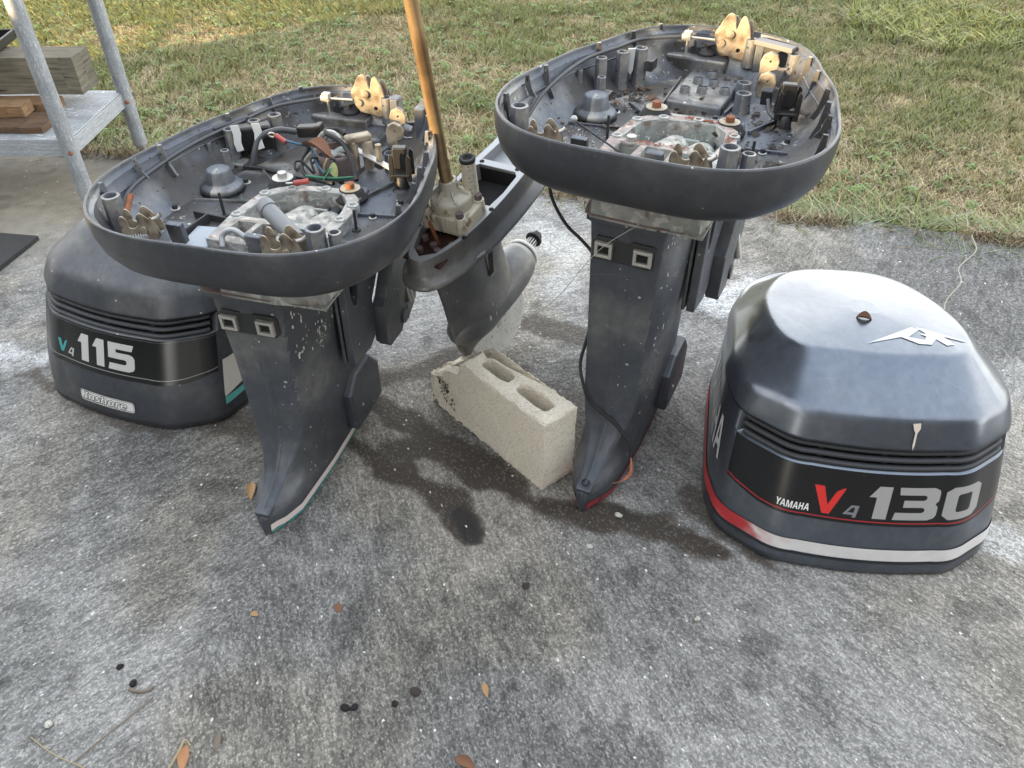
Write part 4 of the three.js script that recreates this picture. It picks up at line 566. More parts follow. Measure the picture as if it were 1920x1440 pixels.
  mesh('cable_clip', merge([at(rbox(0.016, 0.018, 0.014, 0.002), -0.077, H - 0.01, -0.302), cylTo(P(-0.077, 0.305, -0.07), P(-0.077, 0.305, -0.015), 0.0026, 0.0026, 8)]), M.zinc, t);
  mesh('push_rod', cylTo(P(-0.07, 0.301, -0.012), P(-0.022, 0.31, -0.014), 0.0022, 0.0022, 8), M.zinc, t);
  // fore starboard: relay posts, twin grey disc latches
  hollowPost(t, 0.05, H - 0.06, H - 0.006, -0.322, 0.0125, 'dowel_tube', M.inner); mesh('corner_block', at(rbox(0.018, 0.062, 0.03, 0.003), 0.07, H - 0.036, -0.325), M.inner, t);
  for (const [x, Y, y0] of o.discs) {
    const b = mesh('latch_lever', at(plate([[-0.014, -0.03], [-0.016, 0.0], [-0.012, 0.013], [0, 0.019], [0.012, 0.014], [0.017, 0.003], [0.015, -0.01], [0.004, -0.014], [0.004, -0.03]], 0.011, 0.0015, [circ(0.002, 0.003, 0.0046, 4)]), x, H + y0, -Y, 0.0, 0.1), M.latch, t);
    mesh('lever_wing', at(plate([[0.01, -0.01], [0.022, -0.012], [0.034, -0.009], [0.035, -0.006], [0.022, -0.008], [0.012, -0.003]], 0.004, 0.0008), x + 0.001, H + y0, -Y + 0.001), M.inner, b);
    mesh('lever_foot', at(rbox(0.022, 0.045, 0.02, 0.003), x - 0.005, H + y0 - 0.05, -Y), M.dark, b);
  }
  // black cable holder tower near the starboard wall
  const tw = new THREE.Group(); tw.name = 'cable_holder'; tw.position.copy(P(0.172, 0.078, fl)); tw.rotation.y = 0.2; t.add(tw);
  mesh('stem', at(lathe([[0.02, 0], [0.016, 0.004], [0.0125, 0.008], [0.012, 0.03], [0, 0.03]], 16), 0, 0, 0), M.black, tw); mesh('block', at(rbox(0.026, 0.042, 0.018, 0.003), -0.003, 0.058, -0.016), M.black, tw);
  for (const x of [-0.016, 0.016]) for (const z of [0.008, -0.026]) mesh('prong', at(plate([[-0.004, 0], [0.004, 0], [0.0035, 0.045], [-0.001, 0.05], [-0.003, 0.042]], 0.006, 0.0008), x, 0.022, z), M.black, tw);
  mesh('cradle', at(rbox(0.036, 0.006, 0.04, 0.002), 0, 0.032, -0.008), M.black, tw);
  // ---- exhaust housing
  const top = H - 0.152, LG = legGeo(top - 0.03, o.cx); mesh('exhaust_housing', boxUV(LG.geo), M.leg, t);
  const fr = (y, a, b, w, hh, ex = 0) => { const r = []; for (const yy of [0, hh]) { const half = [[0, a], [w * 0.78, a], [w * 0.95, a + 0.006], [w, a + 0.02], [w * 1.22, mix(a, b, 0.5)], [w * 1.2, b - 0.03], [w * 0.6, b], [0, b]]; r.push([...half.map(([x, Y]) => V(o.cx + x, y + yy, -Y)), ...half.slice(1, -1).reverse().map(([x, Y]) => V(o.cx - x, y + yy, -Y))]); } return loft(r, { capA: !ex, capB: !ex }); };
  mesh('upper_flange', toCreasedNormals(fr(top - 0.034, -0.213, 0.12, 0.077, 0.012), 0.6), M.leg, t); mesh('flange_gasket', fr(top - 0.0215, -0.216, 0.122, 0.08, 0.003), M.gasket, t);
  mesh('pan_adapter', toCreasedNormals(fr(top - 0.018, -0.203, 0.115, 0.070, 0.055, 1), 0.6), M.inner, t);
  // exhaust relief outlets
  const oy = top - 0.085; mesh('outlet_surround', at(plate([[-0.056, -0.021], [0.05, -0.021], [0.056, -0.015], [0.056, 0.015], [0.05, 0.021], [-0.05, 0.021], [-0.056, 0.015]], 0.012, 0.002), o.cx, oy, 0.2015), M.dark, t);
  for (const x of [-0.036, 0.036]) { const b = mesh('exhaust_outlet', at(plate([[-0.0155, -0.0135], [0.0155, -0.0135], [0.0155, 0.0135], [-0.0155, 0.0135]], 0.02, 0.0012, [[[-0.0115, -0.0098], [0.0115, -0.0098], [0.0115, 0.0098], [-0.0115, 0.0098]]]), o.cx + x, oy, 0.2055), M.zinc, t); mesh('outlet_shade', at(rbox(0.022, 0.019, 0.002, 0.0005), o.cx + x, oy, 0.2085), M.hole, b); }  // black plates paint the shade of deep openings into shallow outlets
  // cast seam down the aft face and side cover box
  const seam = LG.S.filter((s) => s[0] > 0.06 && s[0] < top - 0.1).map((s) => V(o.cx, s[0], -(s[1] - 0.0035))); mesh('cast_seam', tube(seam, 0.0022, 40, 6), M.leg, t);
  for (const s of [-1, 1]) { const b = mesh('side_cover', at(plate([[-0.055, -0.07], [0.07, -0.07], [0.085, 0.03], [0.05, 0.06], [-0.02, 0.06], [-0.055, 0.02]].map(([a, c]) => [a, c]), 0.03, 0.006), o.cx + s * 0.072, 0.125 + o.boxUp, -0.045, 0, -PI / 2), M.leg, t); b.geometry.computeBoundingBox(); mesh('screw', at(new THREE.CylinderGeometry(0.0035, 0.0035, 0.003, 10), o.cx + s * 0.088, 0.1 + o.boxUp, 0.0, 0, 0, PI / 2), M.zinc, b); }
  // stripe along the foot (both sides)
  const foot = (y0, y1, mat, Y0, Y1, off, nm) => { for (const s of [-1, 1]) { const rr = []; for (let k = 0; k <= 26; k++) { const Y = mix(Y0, Y1, k / 26), row = []; for (const y of [y0, y1]) { const i = LG.S.findIndex((q, n) => n < LG.S.length - 1 && LG.S[n + 1][0] >= y), f = clamp((y - LG.S[i][0]) / (LG.S[i + 1][0] - LG.S[i][0])), sc = LG.sec(y, ...LG.S[i].slice(1).map((v, n) => mix(v, LG.S[i + 1][n + 1], f))).slice(0, 13); let j = 0; while (j < 11 && -sc[j + 1].z < Y) j++; const g = clamp((Y + sc[j].z) / (-sc[j + 1].z + sc[j].z)); row.push(V(o.cx + s * (mix(sc[j].x, sc[j + 1].x, g) - o.cx + off), y, -Y)); } rr.push(row); } mesh(nm, loft(rr, { closed: false }), mat, t); } };
  o.foot(foot, t);
  if (o.tipHole) mesh('tip_hole', at(lathe([[0.0085, 0.003], [0.0068, 0.0035], [0.0062, -0.002], [0, -0.002]], 18), o.cx, 0.0675, 0.307, 0.18), M.hole, t);
  mesh('tip_cap', at(rbox(0.034, 0.012, 0.04, 0.004), o.cx, 0.062, 0.305, 0.18), M.leg, t);
  // ---- swivel and clamp bracket
  const br = new THREE.Group(); br.name = 'clamp_bracket'; br.position.set(o.cx, top + 0.02, 0); br.scale.set(1, 1.18, 1); t.add(br);
  const side = (pts, x, th, nm, mat = M.leg, holes = []) => { const g = plate(pts, th, 0.003, holes); g.rotateY(PI / 2); g.translate(x, 0, 0); return mesh(nm, g, mat, br); }; // plate drawn in (z, y): z towards aft is positive
  const sw = [[0.04, 0.03], [0.045, -0.25], [-0.03, -0.262], [-0.06, -0.25], [-0.065, -0.175], [-0.125, -0.12], [-0.14, -0.08], [-0.14, 0.03]].map(([z, y]) => [-z, y]);
  for (const s of [-1, 1]) {
    side(sw, s * 0.104, 0.018, 'swivel_plate', M.leg, [circ(-0.005, -0.115, 0.021, 22, 1, 1.9)]); side(sw, s * 0.088, 0.008, 'swivel_web');
    side([[0.155, 0.03], [0.21, 0.03], [0.215, -0.16], [0.205, -0.24], [0.15, -0.29], [0.085, -0.285], [0.07, -0.27], [0.072, -0.195], [0.09, -0.185], [0.15, -0.12], [0.158, -0.08]], s * 0.122, 0.03, 'clamp_plate');
    side([[0.2, 0.03], [0.28, 0.03], [0.28, -0.2], [0.25, -0.27], [0.2, -0.29]], s * 0.128, 0.012, 'transom_plate');
    mesh('clamp_bolt', cylTo(V(s * 0.13, -0.205, -0.205), V(s * 0.145, -0.25, -0.2), 0.008, 0.008, 12), M.zinc, br); mesh('tilt_pin', cylTo(V(s * 0.1, -0.265, -0.165), V(s * 0.142, -0.265, -0.165), 0.015, 0.015, 18), M.leg, br);
  }
  mesh('steering_tube', cylTo(V(0, -0.28, -0.16), V(0, 0.02, -0.16), 0.04, 0.04, 20), M.leg, br);
  // flaked paint on the housing: thin pale chips on its sides and aft face
  { const R = rng(o.seed), chips = [], legPt = (y, j) => { let i = 0; while (i < LG.S.length - 2 && LG.S[i + 1][0] < y) i++; const f = clamp((y - LG.S[i][0]) / (LG.S[i + 1][0] - LG.S[i][0])), sc = LG.sec(y, ...LG.S[i].slice(1).map((v, n) => mix(v, LG.S[i + 1][n + 1], f))), k = Math.floor(j); return sc[k].clone().lerp(sc[k + 1], j - k); };
    for (const [y0, j0, dy, dj, n, sz] of o.chips) for (let k = 0; k < n; k++) { const y = y0 + (R() - 0.5) * dy, j = clamp(j0 + (R() - 0.5) * dj, 0, 11.5), p = legPt(y, j), nn = legPt(y, Math.min(11.9, j + 0.3)).sub(legPt(y, Math.max(0, j - 0.3))).cross(V(0, 1, 0)).normalize().multiplyScalar(-1); if (nn.x < 0) nn.negate(); const s = sz * (0.35 + R() * R() * 1.3), g = new THREE.CircleGeometry(s, 6), q = g.attributes.position; for (let i = 0; i < q.count; i++) q.setXY(i, q.getX(i) * (0.5 + R()) * 0.6, q.getY(i) * (0.6 + R() * 1.4)); g.applyQuaternion(new THREE.Quaternion().setFromUnitVectors(V(0, 0, 1), nn)); g.translate(p.x + nn.x * 0.0009, p.y, p.z + nn.z * 0.0009); chips.push(g); }
    const m = mesh('paint_chips', merge(chips), std({ color: lin(0.5, 0.5, 0.47), roughness: 0.7, side: THREE.DoubleSide }), t); m.userData = { kind: 'stuff' }; }
  // low cast ribs, drain plugs and loose fasteners on the pan floor
  for (const [x0, Y0, x1, Y1, h] of [[-0.06, 0.02, -0.12, 0.08, 0.008], [0.12, 0.03, 0.16, 0.12, 0.009], [-0.08, -0.04, -0.19, -0.06, 0.006], [0.13, -0.04, 0.2, -0.03, 0.007], [0.06, 0.1, 0.075, 0.24, 0.009], [-0.06, 0.1, -0.07, 0.26, 0.009], [0.12, -0.15, 0.18, -0.13, 0.007]]) { const dX = x1 - x0, dY = Y1 - Y0; mesh('floor_rib', at(rbox(Math.hypot(dX, dY), h, 0.0045, 0.0012), (x0 + x1) / 2, H + fl + h / 2 - 0.001, -(Y0 + Y1) / 2, 0, Math.atan2(dY, dX)), M.inner, t); }
  for (const [x, Y, r] of [[-0.13, 0.03, 0.007], [0.14, 0.2, 0.008], [-0.03, 0.24, 0.006], [0.19, 0.02, 0.007], [-0.2, -0.1, 0.007], [0.05, 0.07, 0.007], [-0.09, -0.16, 0.006], [0.16, -0.04, 0.006]]) { const b = mesh('floor_bolt', at(new THREE.CylinderGeometry(r * 0.72, r * 0.75, 0.007, 6), x, H + fl + 0.0055, -Y, 0, x * 20), M.dark, t); mesh('washer', at(lathe([[0, 0], [r * 1.25, 0], [r * 1.25, 0.0018], [0, 0.0018]], 16), x, H + fl + 0.0004, -Y), M.zinc, b); }
  o.extra({ t, P, H, fl });
  return t;
}
// dry curled leaf
function leafGeo(L, W, curl, seed, n = 8) { const g = new THREE.PlaneGeometry(W, L, 6, n * 2), p = g.attributes.position, R = rng(seed), tw = (R() - 0.5) * 1.2; for (let i = 0; i < p.count; i++) { const v = p.getY(i) / L + 0.5, u = p.getX(i) / W * 2, w = Math.pow(Math.sin(PI * clamp(v * 0.96 + 0.02)), 0.75) * (1 - 0.15 * v), x = u * W / 2 * w; p.setXYZ(i, x, Math.abs(u) * Math.abs(u) * W * 0.35 * w * curl + Math.sin(v * PI) * L * 0.1 * curl + tw * x * (v - 0.5) * 0.5 + 0.0012, (v - 0.5) * L); } g.computeVertexNormals(); return g; }
const shellChips = (t, list, mat, seed, name) => list.forEach(([x, y, z, s], i) => { const g = new THREE.IcosahedronGeometry(s, 1); g.scale(1.4, 0.5, 1); jitter(g, s * 0.5, 1 / s * 0.8, seed + i); mesh(name, at(g, x, y, z, 0, i), mat, t); });

makeMid('stripped grey outboard midsection with teal foot stripe, its open pan full of loose wires', [-0.393, 0, -1.328], 14.6, 0.687, {
  cx: -0.03, dx: 0.012, seed: 61, chips: [[0.43, 7, 0.16, 3.2, 90, 0.0035], [0.36, 7.5, 0.05, 0.6, 24, 0.003], [0.46, 8.2, 0.09, 0.5, 16, 0.003], [0.25, 6, 0.4, 5, 30, 0.0018], [0.3, 2.5, 0.4, 4, 24, 0.0016], [0.47, 9.4, 0.03, 1.8, 18, 0.0075]], fx: 0.0, notch: true, rusty: false, platL: 0.085, platZ: 0.29, boxUp: 0.0, gasket: lin(1.0, 0.93, 0.9), discs: [[0.085, 0.292, -0.034], [0.112, 0.205, -0.03]],
  cable: [[0.034, -0.2, -0.05], [0.03, -0.15, -0.036], [0.026, -0.05, -0.026], [0.024, 0.05, -0.02], [0.024, 0.15, -0.016], [0.026, 0.24, -0.013]],
  foot(foot) { foot(0.012, 0.032, std({ color: lin(0.72, 0.62, 0.6), roughness: 0.5, side: THREE.DoubleSide }), -0.322, 0.04, 0.0014, 'white_stripe'); foot(0.004, 0.0105, std({ color: lin(0.03, 0.28, 0.27), roughness: 0.45, side: THREE.DoubleSide }), -0.32, 0.175, 0.0014, 'teal_stripe'); },
  extra({ t, P, H, fl }) {
    mesh('rusty_cable_end', cylTo(P(-0.236, -0.155, -0.036), P(-0.224, -0.195, -0.052), 0.0052, 0.0048, 10), M.rust, t); mesh('cable_core', tube([P(-0.224, -0.195, -0.052), P(-0.222, -0.212, -0.06), P(-0.226, -0.226, -0.07)], 0.0022, 12, 6), M.zinc, t);
    // white relay clips
    const rc = mesh('relay_holder', at(rbox(0.075, 0.05, 0.03, 0.006), -0.163, H - 0.04, -0.135, 0, 0.55), M.black, t); for (const d of [-0.02, 0.02]) mesh('relay_clip', at(plate([[-0.007, 0.012], [0.007, 0.012], [0.009, -0.004], [0.006, -0.02], [0.008, -0.034], [-0.003, -0.036], [-0.006, -0.02], [-0.004, -0.006]], 0.006, 0.001), -0.157 + d * 0.85, H - 0.016, -0.112 - d * 0.5 + 0.006, -0.35, 0.55), M.plasticWhite, rc);
    mesh('cable_sleeve', cylTo(P(-0.224, 0.10, -0.016), P(-0.185, 0.165, -0.013), 0.005, 0.005, 10), M.cable, t);
    // wiring
    mesh('wire_loom', tube([P(-0.185, 0.085, -0.078), P(-0.15, 0.088, -0.08), P(-0.143, 0.098, -0.055), P(-0.135, 0.115, -0.03), P(-0.105, 0.135, -0.02), P(-0.08, 0.16, -0.03)], 0.0062, 50, 8), M.cable, t);
    mesh('plug', merge([at(rbox(0.05, 0.022, 0.022, 0.003), -0.055, H - 0.03, -0.172, 0, 0.1, 0.1), at(rbox(0.012, 0.026, 0.026, 0.003), -0.034, H - 0.027, -0.172, 0, 0.1, 0.1)]), M.black, t);
    mesh('wire_loom', tube([P(-0.19, 0.08, -0.079), P(-0.13, 0.085, -0.08), P(-0.08, 0.07, -0.078), P(-0.03, 0.045, -0.068), P(0.02, 0.03, -0.062), P(0.06, 0.02, -0.06)], 0.0042, 50, 8), M.black, t);
    mesh('wire', tube([P(-0.066, 0.092, -0.02), P(-0.04, 0.085, -0.02), P(-0.018, 0.095, -0.03), P(0.005, 0.07, -0.05), P(0.03, 0.05, -0.058)], 0.0026, 40, 6), M.wireBlue, t);
    mesh('wire', tube([P(-0.018, 0.095, -0.03), P(-0.026, 0.07, -0.045), P(-0.005, 0.04, -0.06), P(0.04, 0.03, -0.06)], 0.0036, 40, 8), M.black, t);
    mesh('wire', tube([P(0.0, 0.03, -0.056), P(0.03, 0.026, -0.054), P(0.06, 0.035, -0.056), P(0.085, 0.06, -0.062)], 0.0026, 40, 6), M.wireGreen, t);
    mesh('wire_loom', tube([P(0.09, 0.055, -0.066), P(0.07, 0.085, -0.04), P(0.04, 0.115, -0.022), P(0.005, 0.13, -0.015), P(-0.01, 0.155, -0.018), P(0.005, 0.175, -0.024), P(0.02, 0.17, -0.03)], 0.0048, 50, 8), M.rubber, t);
    for (const [a, b, c] of [[P(-0.088, 0.098, -0.014), P(-0.064, 0.09, -0.022), 0.0046], [P(0.022, 0.0, -0.05), P(-0.002, -0.012, -0.052), 0.005]]) { const s = mesh('terminal_sleeve', cylTo(a, b, c, c, 10), M.red, t); const d = (c > 0.0048 ? b : a); mesh('ring_terminal', at(new THREE.TorusGeometry(0.006, 0.0018, 6, 16), d.x - 0.007, d.y + 0.001, d.z + 0.003, c > 0.0048 ? 1.2 : 0.5, 0.3), M.zinc, s); }
    // strapped pump body and shift linkage
    mesh('pump_cup', at(lathe([[0.0, 0.012], [0.034, 0.012], [0.036, 0.045], [0.04, 0.046], [0.042, 0.04], [0.038, 0.004], [0.036, 0], [0, 0]]), 0.022, H + fl, -0.118), M.gasket, t);
    mesh('strap', at(new THREE.TorusGeometry(0.018, 0.006, 8, 20, PI), 0.0, H - 0.035, -0.143, 0, 0.4), M.cast, t);
    shellChips(t, [[0.012, H - 0.045, -0.118, 0.009], [0.03, H - 0.043, -0.125, 0.011], [0.024, H - 0.044, -0.108, 0.008], [0.036, H - 0.046, -0.112, 0.008]], M.cast, 9, 'debris');
    mesh('bracket_post', merge([at(rbox(0.02, 0.06, 0.018, 0.003), 0.056, H - 0.05, -0.122), at(rbox(0.018, 0.058, 0.016, 0.003), 0.08, H - 0.052, -0.14), at(rbox(0.05, 0.014, 0.022, 0.004), 0.066, H - 0.017, -0.133, 0, 0.75)]), M.latch, t);
    mesh('link_bar', at(rbox(0.2, 0.0035, 0.014, 0.001), 0.07, H - 0.046, -0.133, 0, -0.42, -0.12), M.zinc, t);
    const lp = mesh('link_pin', cylTo(P(0.114, 0.115, -0.066), P(0.114, 0.115, -0.018), 0.0062, 0.0062, 12), M.latch, t); mesh('link_nut', at(new THREE.CylinderGeometry(0.0105, 0.0105, 0.008, 6), 0.114, H - 0.058, -0.115), M.dark, lp);
    hollowPost(t, 0.12, H + fl, H - 0.05, -0.155, 0.013);
    { const R = rng(71); for (let k = 0; k < 6; k++) { const pts = []; let x = 0.01 + R() * 0.03, Y = 0.06 + R() * 0.06; for (let i = 0; i < 6; i++) { pts.push(P(x, Y, -0.03 - R() * 0.035)); x += (R() - 0.45) * 0.05; Y += (R() - 0.5) * 0.05; } mesh('wire', tube(pts, 0.0014 + R() * 0.001, 40, 6), [M.black, M.rubber, M.wireGreen, M.cable, M.black, M.gasket][k], t); } }
    // loose water tube lying across the casting
    mesh('water_tube', merge([cylTo(P(0.025, -0.155, -0.026), P(0.108, -0.212, -0.044), 0.0145, 0.0138, 20), cylTo(P(0.02, -0.1515, -0.025), P(0.034, -0.161, -0.028), 0.0162, 0.0162, 20)]), std({ color: lin(0.17, 0.18, 0.19), roughness: 0.6, metalness: 0.3 }), t);
    mesh('tray_lip', at(rbox(0.05, 0.008, 0.07, 0.003), -0.088, H + fl + 0.006, 0.19, 0, 0.1), std({ color: lin(0.26, 0.29, 0.33), roughness: 0.5 }), t);
    mesh('divider', at(rbox(0.004, 0.018, 0.075, 0.001), -0.1185, H + fl + 0.008, 0.165, 0, -0.1), M.dark, t); mesh('divider', at(rbox(0.09, 0.014, 0.004, 0.001), -0.105, H + fl + 0.006, 0.122, 0, -0.12), M.dark, t);
    mesh('corner_post', at(rbox(0.022, 0.075, 0.02, 0.003), 0.142, H - 0.04, -0.275), M.inner, t);
    mesh('hook', tube([P(0.012, -0.205, -0.06), P(-0.014, -0.207, -0.045), P(-0.03, -0.212, -0.055), P(-0.028, -0.222, -0.07)], 0.005, 20, 8), M.bare, t);
    const l = mesh('dry_leaf', leafGeo(0.075, 0.034, 1.3, 5), M.leafBrown, t); l.position.copy(P(0.0, 0.085, -0.034)); l.rotation.set(0.3, 1.25, -0.35);
    mesh('dry_stalk', tube([P(0.03, 0.05, -0.06), P(0.033, 0.045, -0.04), P(0.04, 0.05, -0.025)], 0.0016, 10, 5), M.straw, t);
    const lf = mesh('green_leaf', leafGeo(0.03, 0.02, 0.6, 8), std({ color: lin(0.2, 0.24, 0.11), roughness: 0.7, side: THREE.DoubleSide }), t); lf.position.copy(P(0.055, 0.045, -0.045)); lf.rotation.set(0.9, 0.4, 0.2);
  },
});
const midR = makeMid('tall stripped grey outboard midsection with red foot stripe and leaf litter in its open pan', [0.301, 0, -1.372], 25.5, 0.799, {
  cx: -0.017, dx: -0.006, seed: 62, chips: [[0.55, 7, 0.14, 3.5, 44, 0.0026], [0.36, 6.5, 0.3, 1.2, 30, 0.0022], [0.2, 6.5, 0.14, 1.4, 20, 0.0022], [0.4, 2.5, 0.4, 4, 26, 0.0014], [0.6, 8.5, 0.03, 3, 26, 0.006]], fx: 0.0, notch: false, rusty: true, platL: 0.19, platZ: 0.19, boxUp: 0.03, tipHole: true, gasket: lin(0.95, 0.78, 0.74), discs: [[0.1, 0.268, -0.03], [0.106, 0.235, -0.058]],
  cable: [[0.034, -0.13, -0.06], [0.03, -0.06, -0.036], [0.026, 0.02, -0.022], [0.024, 0.1, -0.014], [0.025, 0.18, -0.011], [0.027, 0.25, -0.012]],
  foot(foot) { foot(0.006, 0.026, std({ color: lin(0.34, 0.04, 0.055), roughness: 0.5, side: THREE.DoubleSide }), -0.322, 0.17, 0.0014, 'red_stripe'); },
  extra({ t, P, H, fl }) {
    for (const [x, Y] of [[-0.03, 0.14], [-0.02, 0.2], [0.012, 0.2], [-0.004, 0.245], [0.042, 0.165], [0.0, 0.152]]) hollowPost(t, x, H + fl + 0.017, H + fl + 0.026, -Y, 0.009, 'platform_boss');
    hollowPost(t, 0.07, H + fl, H + fl + 0.034, -0.2, 0.015); hollowPost(t, 0.083, H + fl, H + fl + 0.036, -0.135, 0.0155);
    mesh('wall_ring', at(new THREE.TorusGeometry(0.024, 0.004, 8, 24), -0.213, H - 0.045, -0.128, 0, 1.15), M.inner, t);
    mesh('side_shelf', merge([at(rbox(0.045, 0.004, 0.03, 0.001), -0.135, H - 0.052, -0.2), at(rbox(0.045, 0.02, 0.004, 0.001), -0.135, H - 0.043, -0.184), at(rbox(0.004, 0.02, 0.03, 0.001), -0.113, H - 0.043, -0.2)]), M.inner, t);
    mesh('white_clip', at(plate([[-0.006, 0.03], [0.006, 0.03], [0.004, -0.012], [0, -0.018], [-0.004, -0.012]], 0.006, 0.001), -0.152, H - 0.04, -0.168, 0, 0.5), M.plasticWhite, t);
    const wb = mesh('window_block', at(plate([[-0.035, -0.07], [0.035, -0.07], [0.035, -0.012], [-0.035, -0.012]], 0.012, 0.002, [[[-0.026, -0.05], [-0.006, -0.05], [-0.006, -0.025], [-0.026, -0.025]], [[0.006, -0.05], [0.02, -0.05], [0.02, -0.025], [0.006, -0.025]]]), 0.098, H, -0.31, 0, -0.35), M.dark, t); mesh('block_lid', at(rbox(0.085, 0.01, 0.024, 0.002), 0.1, H - 0.008, -0.305, 0, -0.35), std({ color: lin(0.13, 0.125, 0.135), roughness: 0.55 }), wb);
    hollowPost(t, 0.142, H - 0.07, H - 0.012, -0.282, 0.013, 'dowel_tube');
    // thin linkage rod from the aft latch
    const rod = mesh('link_rod', cylTo(P(-0.132, -0.18, -0.028), P(-0.045, -0.2, -0.058), 0.0016, 0.0016, 8), M.dark, t); mesh('rod_ball', at(new THREE.SphereGeometry(0.006, 12, 8), -0.134, H - 0.026, 0.179), M.bare, rod);
    mesh('cable_lead', tube([P(0.13, 0.12, -0.05), P(0.14, 0.1, -0.066), P(0.155, 0.085, -0.07)], 0.0036, 16, 6), M.cable, t);
    mesh('lead_end', at(rbox(0.02, 0.03, 0.014, 0.002), 0.125, H - 0.05, -0.135, 0.3), M.dark, t);
    const fe = mesh('feather', leafGeo(0.06, 0.014, 0.3, 4), std({ color: lin(0.5, 0.48, 0.44), roughness: 0.8, side: THREE.DoubleSide }), t); fe.position.copy(P(0.2, 0.09, -0.056)); fe.rotation.set(-0.5, -0.9, 0.6);
    mesh('loose_bolt', merge([at(new THREE.CylinderGeometry(0.009, 0.009, 0.01, 6), -0.045, H - 0.06, 0.135), at(new THREE.CylinderGeometry(0.012, 0.012, 0.003, 16), -0.045, H - 0.066, 0.135)]), M.zinc, t);
    // litter: flakes of rotten leaf
    const R = rng(44), flakes = []; const clumps = [[0.12, -0.06, 0.03, 60], [0.1, -0.1, 0.02, 30], [0.02, 0.02, 0.06, 60], [-0.1, 0.09, 0.05, 40], [0.15, 0.02, 0.05, 40], [0.02, 0.18, 0.09, 45], [0.14, 0.13, 0.06, 45], [0.19, -0.1, 0.02, 26], [-0.16, -0.05, 0.06, 34], [0.08, -0.02, 0.03, 60], [0.125, -0.085, 0.022, 70], [-0.02, 0.012, 0.05, 60], [0.19, -0.13, 0.018, 40], [-0.14, 0.13, 0.05, 60]];
    for (const [cx, cy, r, n] of clumps) for (let k = 0; k < n; k++) { const a = R() * 6.3, q = r * Math.sqrt(R()) * 1.2, s = 0.0025 + R() * R() * 0.014; const X = cx + Math.cos(a) * q, Y = cy + Math.sin(a) * q; if (X > -0.085 && X < 0.125 && Y > -0.218 && Y < 0.014) continue; const onPlat = Math.abs(X) < 0.05 && Y > 0.1 && Y < 0.28; const g = new THREE.PlaneGeometry(s, s * (0.4 + R()), 2, 1), p = g.attributes.position; for (let i = 0; i < p.count; i++) p.setZ(i, (R() - 0.4) * s * 0.5); flakes.push(at(g, X, H + fl + 0.0022 + R() * 0.003 + (onPlat ? 0.018 : 0), -Y, -PI / 2 + (R() - 0.5) * 0.9, R() * 6)); }
    const half = flakes.length * 0.6 | 0, f = mesh('leaf_litter', merge(flakes.slice(0, half)), M.leafDark, t); mesh('leaf_litter', merge(flakes.slice(half)), std({ color: lin(0.1, 0.055, 0.035), roughness: 0.9, side: THREE.DoubleSide }), t).userData = { kind: 'stuff' }; f.userData = { kind: 'stuff' };
    const chips = []; for (let k = 0; k < 150; k++) { const w = R(), a = w < 0.4 ? 0.01 + R() * 0.07 : w < 0.7 ? 0.1 + R() * 0.012 : -0.05 + R() * 0.14, Y = w < 0.4 ? -0.002 + R() * 0.009 : w < 0.7 ? -0.12 + R() * 0.09 : -0.14 + R() * 0.01, s = 0.0025 + R() * 0.004; chips.push(at(new THREE.PlaneGeometry(s, s * 0.7), a, H - 0.0615, -Y, -PI / 2 + (R() - 0.5) * 0.7, R() * 6)); } mesh('rust_flakes', merge(chips), std({ map: rep(rustTex, 1), color: lin(0.8, 0.6, 0.55), roughness: 0.9, side: THREE.DoubleSide }), t).userData = { kind: 'stuff' };
    for (const Y of [-0.1, -0.04]) mesh('rust_bolt', cylTo(V(0.073, H - 0.186 + Y * 0.2, -Y), V(0.084, H - 0.186 + Y * 0.2, -Y), 0.0085, 0.0085, 6), M.rust, t);
    { const R2 = rng(46), sh = []; for (let k = 0; k < 420; k++) { const a = R2() * 6.3, q = Math.sqrt(R2()), c = [[-0.19, -0.05, 0.07], [-0.11, -0.13, 0.06], [-0.12, 0.1, 0.05], [0.02, -0.02, 0.09]][k % 4], s = 0.0008 + R2() * R2() * 0.003; sh.push(at(new THREE.TetrahedronGeometry(s), c[0] + Math.cos(a) * q * c[2], H + fl + 0.0012, -(c[1] + Math.sin(a) * q * c[2]), R2() * 3, R2() * 3)); } mesh('pale_dust', merge(sh), std({ color: lin(0.42, 0.4, 0.36), roughness: 0.9 }), t).userData = { kind: 'stuff' }; }
    // trailing trim lead with its plug
    const lead = mesh('trim_lead', tube([P(-0.22, 0.0, -0.09), P(-0.238, -0.015, -0.17), P(-0.237, -0.02, -0.25), P(-0.2, -0.02, -0.313), P(-0.164, -0.02, -0.341), P(-0.134, -0.025, -0.366), P(-0.105, -0.05, -0.42), P(-0.098, -0.13, -0.5), P(-0.09, -0.185, -0.525), P(-0.075, -0.209, -0.545), P(-0.052, -0.214, -0.595), P(-0.014, -0.214, -0.618), P(0.017, -0.215, -0.643), P(0.042, -0.215, -0.676), P(0.05, -0.22, -0.704)], 0.0036, 130, 8), M.rubber, t);
    for (const [k, c] of [[0, M.wireOrange], [1, M.wireOrange], [2, M.gasket]]) mesh('lead_wire', tube([P(0.05, -0.22, -0.704), P(0.055 + k * 0.003, -0.236, -0.735 - k * 0.003), P(0.04, -0.252 - k * 0.003, -0.755 + k * 0.002), P(0.015, -0.268, -0.752), P(-0.002, -0.284, -0.738)], 0.0014, 30, 6), c, lead);
    mesh('lead_plug', at(rbox(0.02, 0.012, 0.014, 0.002), -0.011, H - 0.733, 0.289, 0, 0.3, 0.1), M.straw, lead);
    mesh('fishing_line', tube([P(0.01, -0.225, -0.165), P(-0.05, -0.24, -0.22), P(-0.12, -0.26, -0.33), P(-0.2, -0.26, -0.42)], 0.0006, 30, 5), M.zinc, t);
  },
});

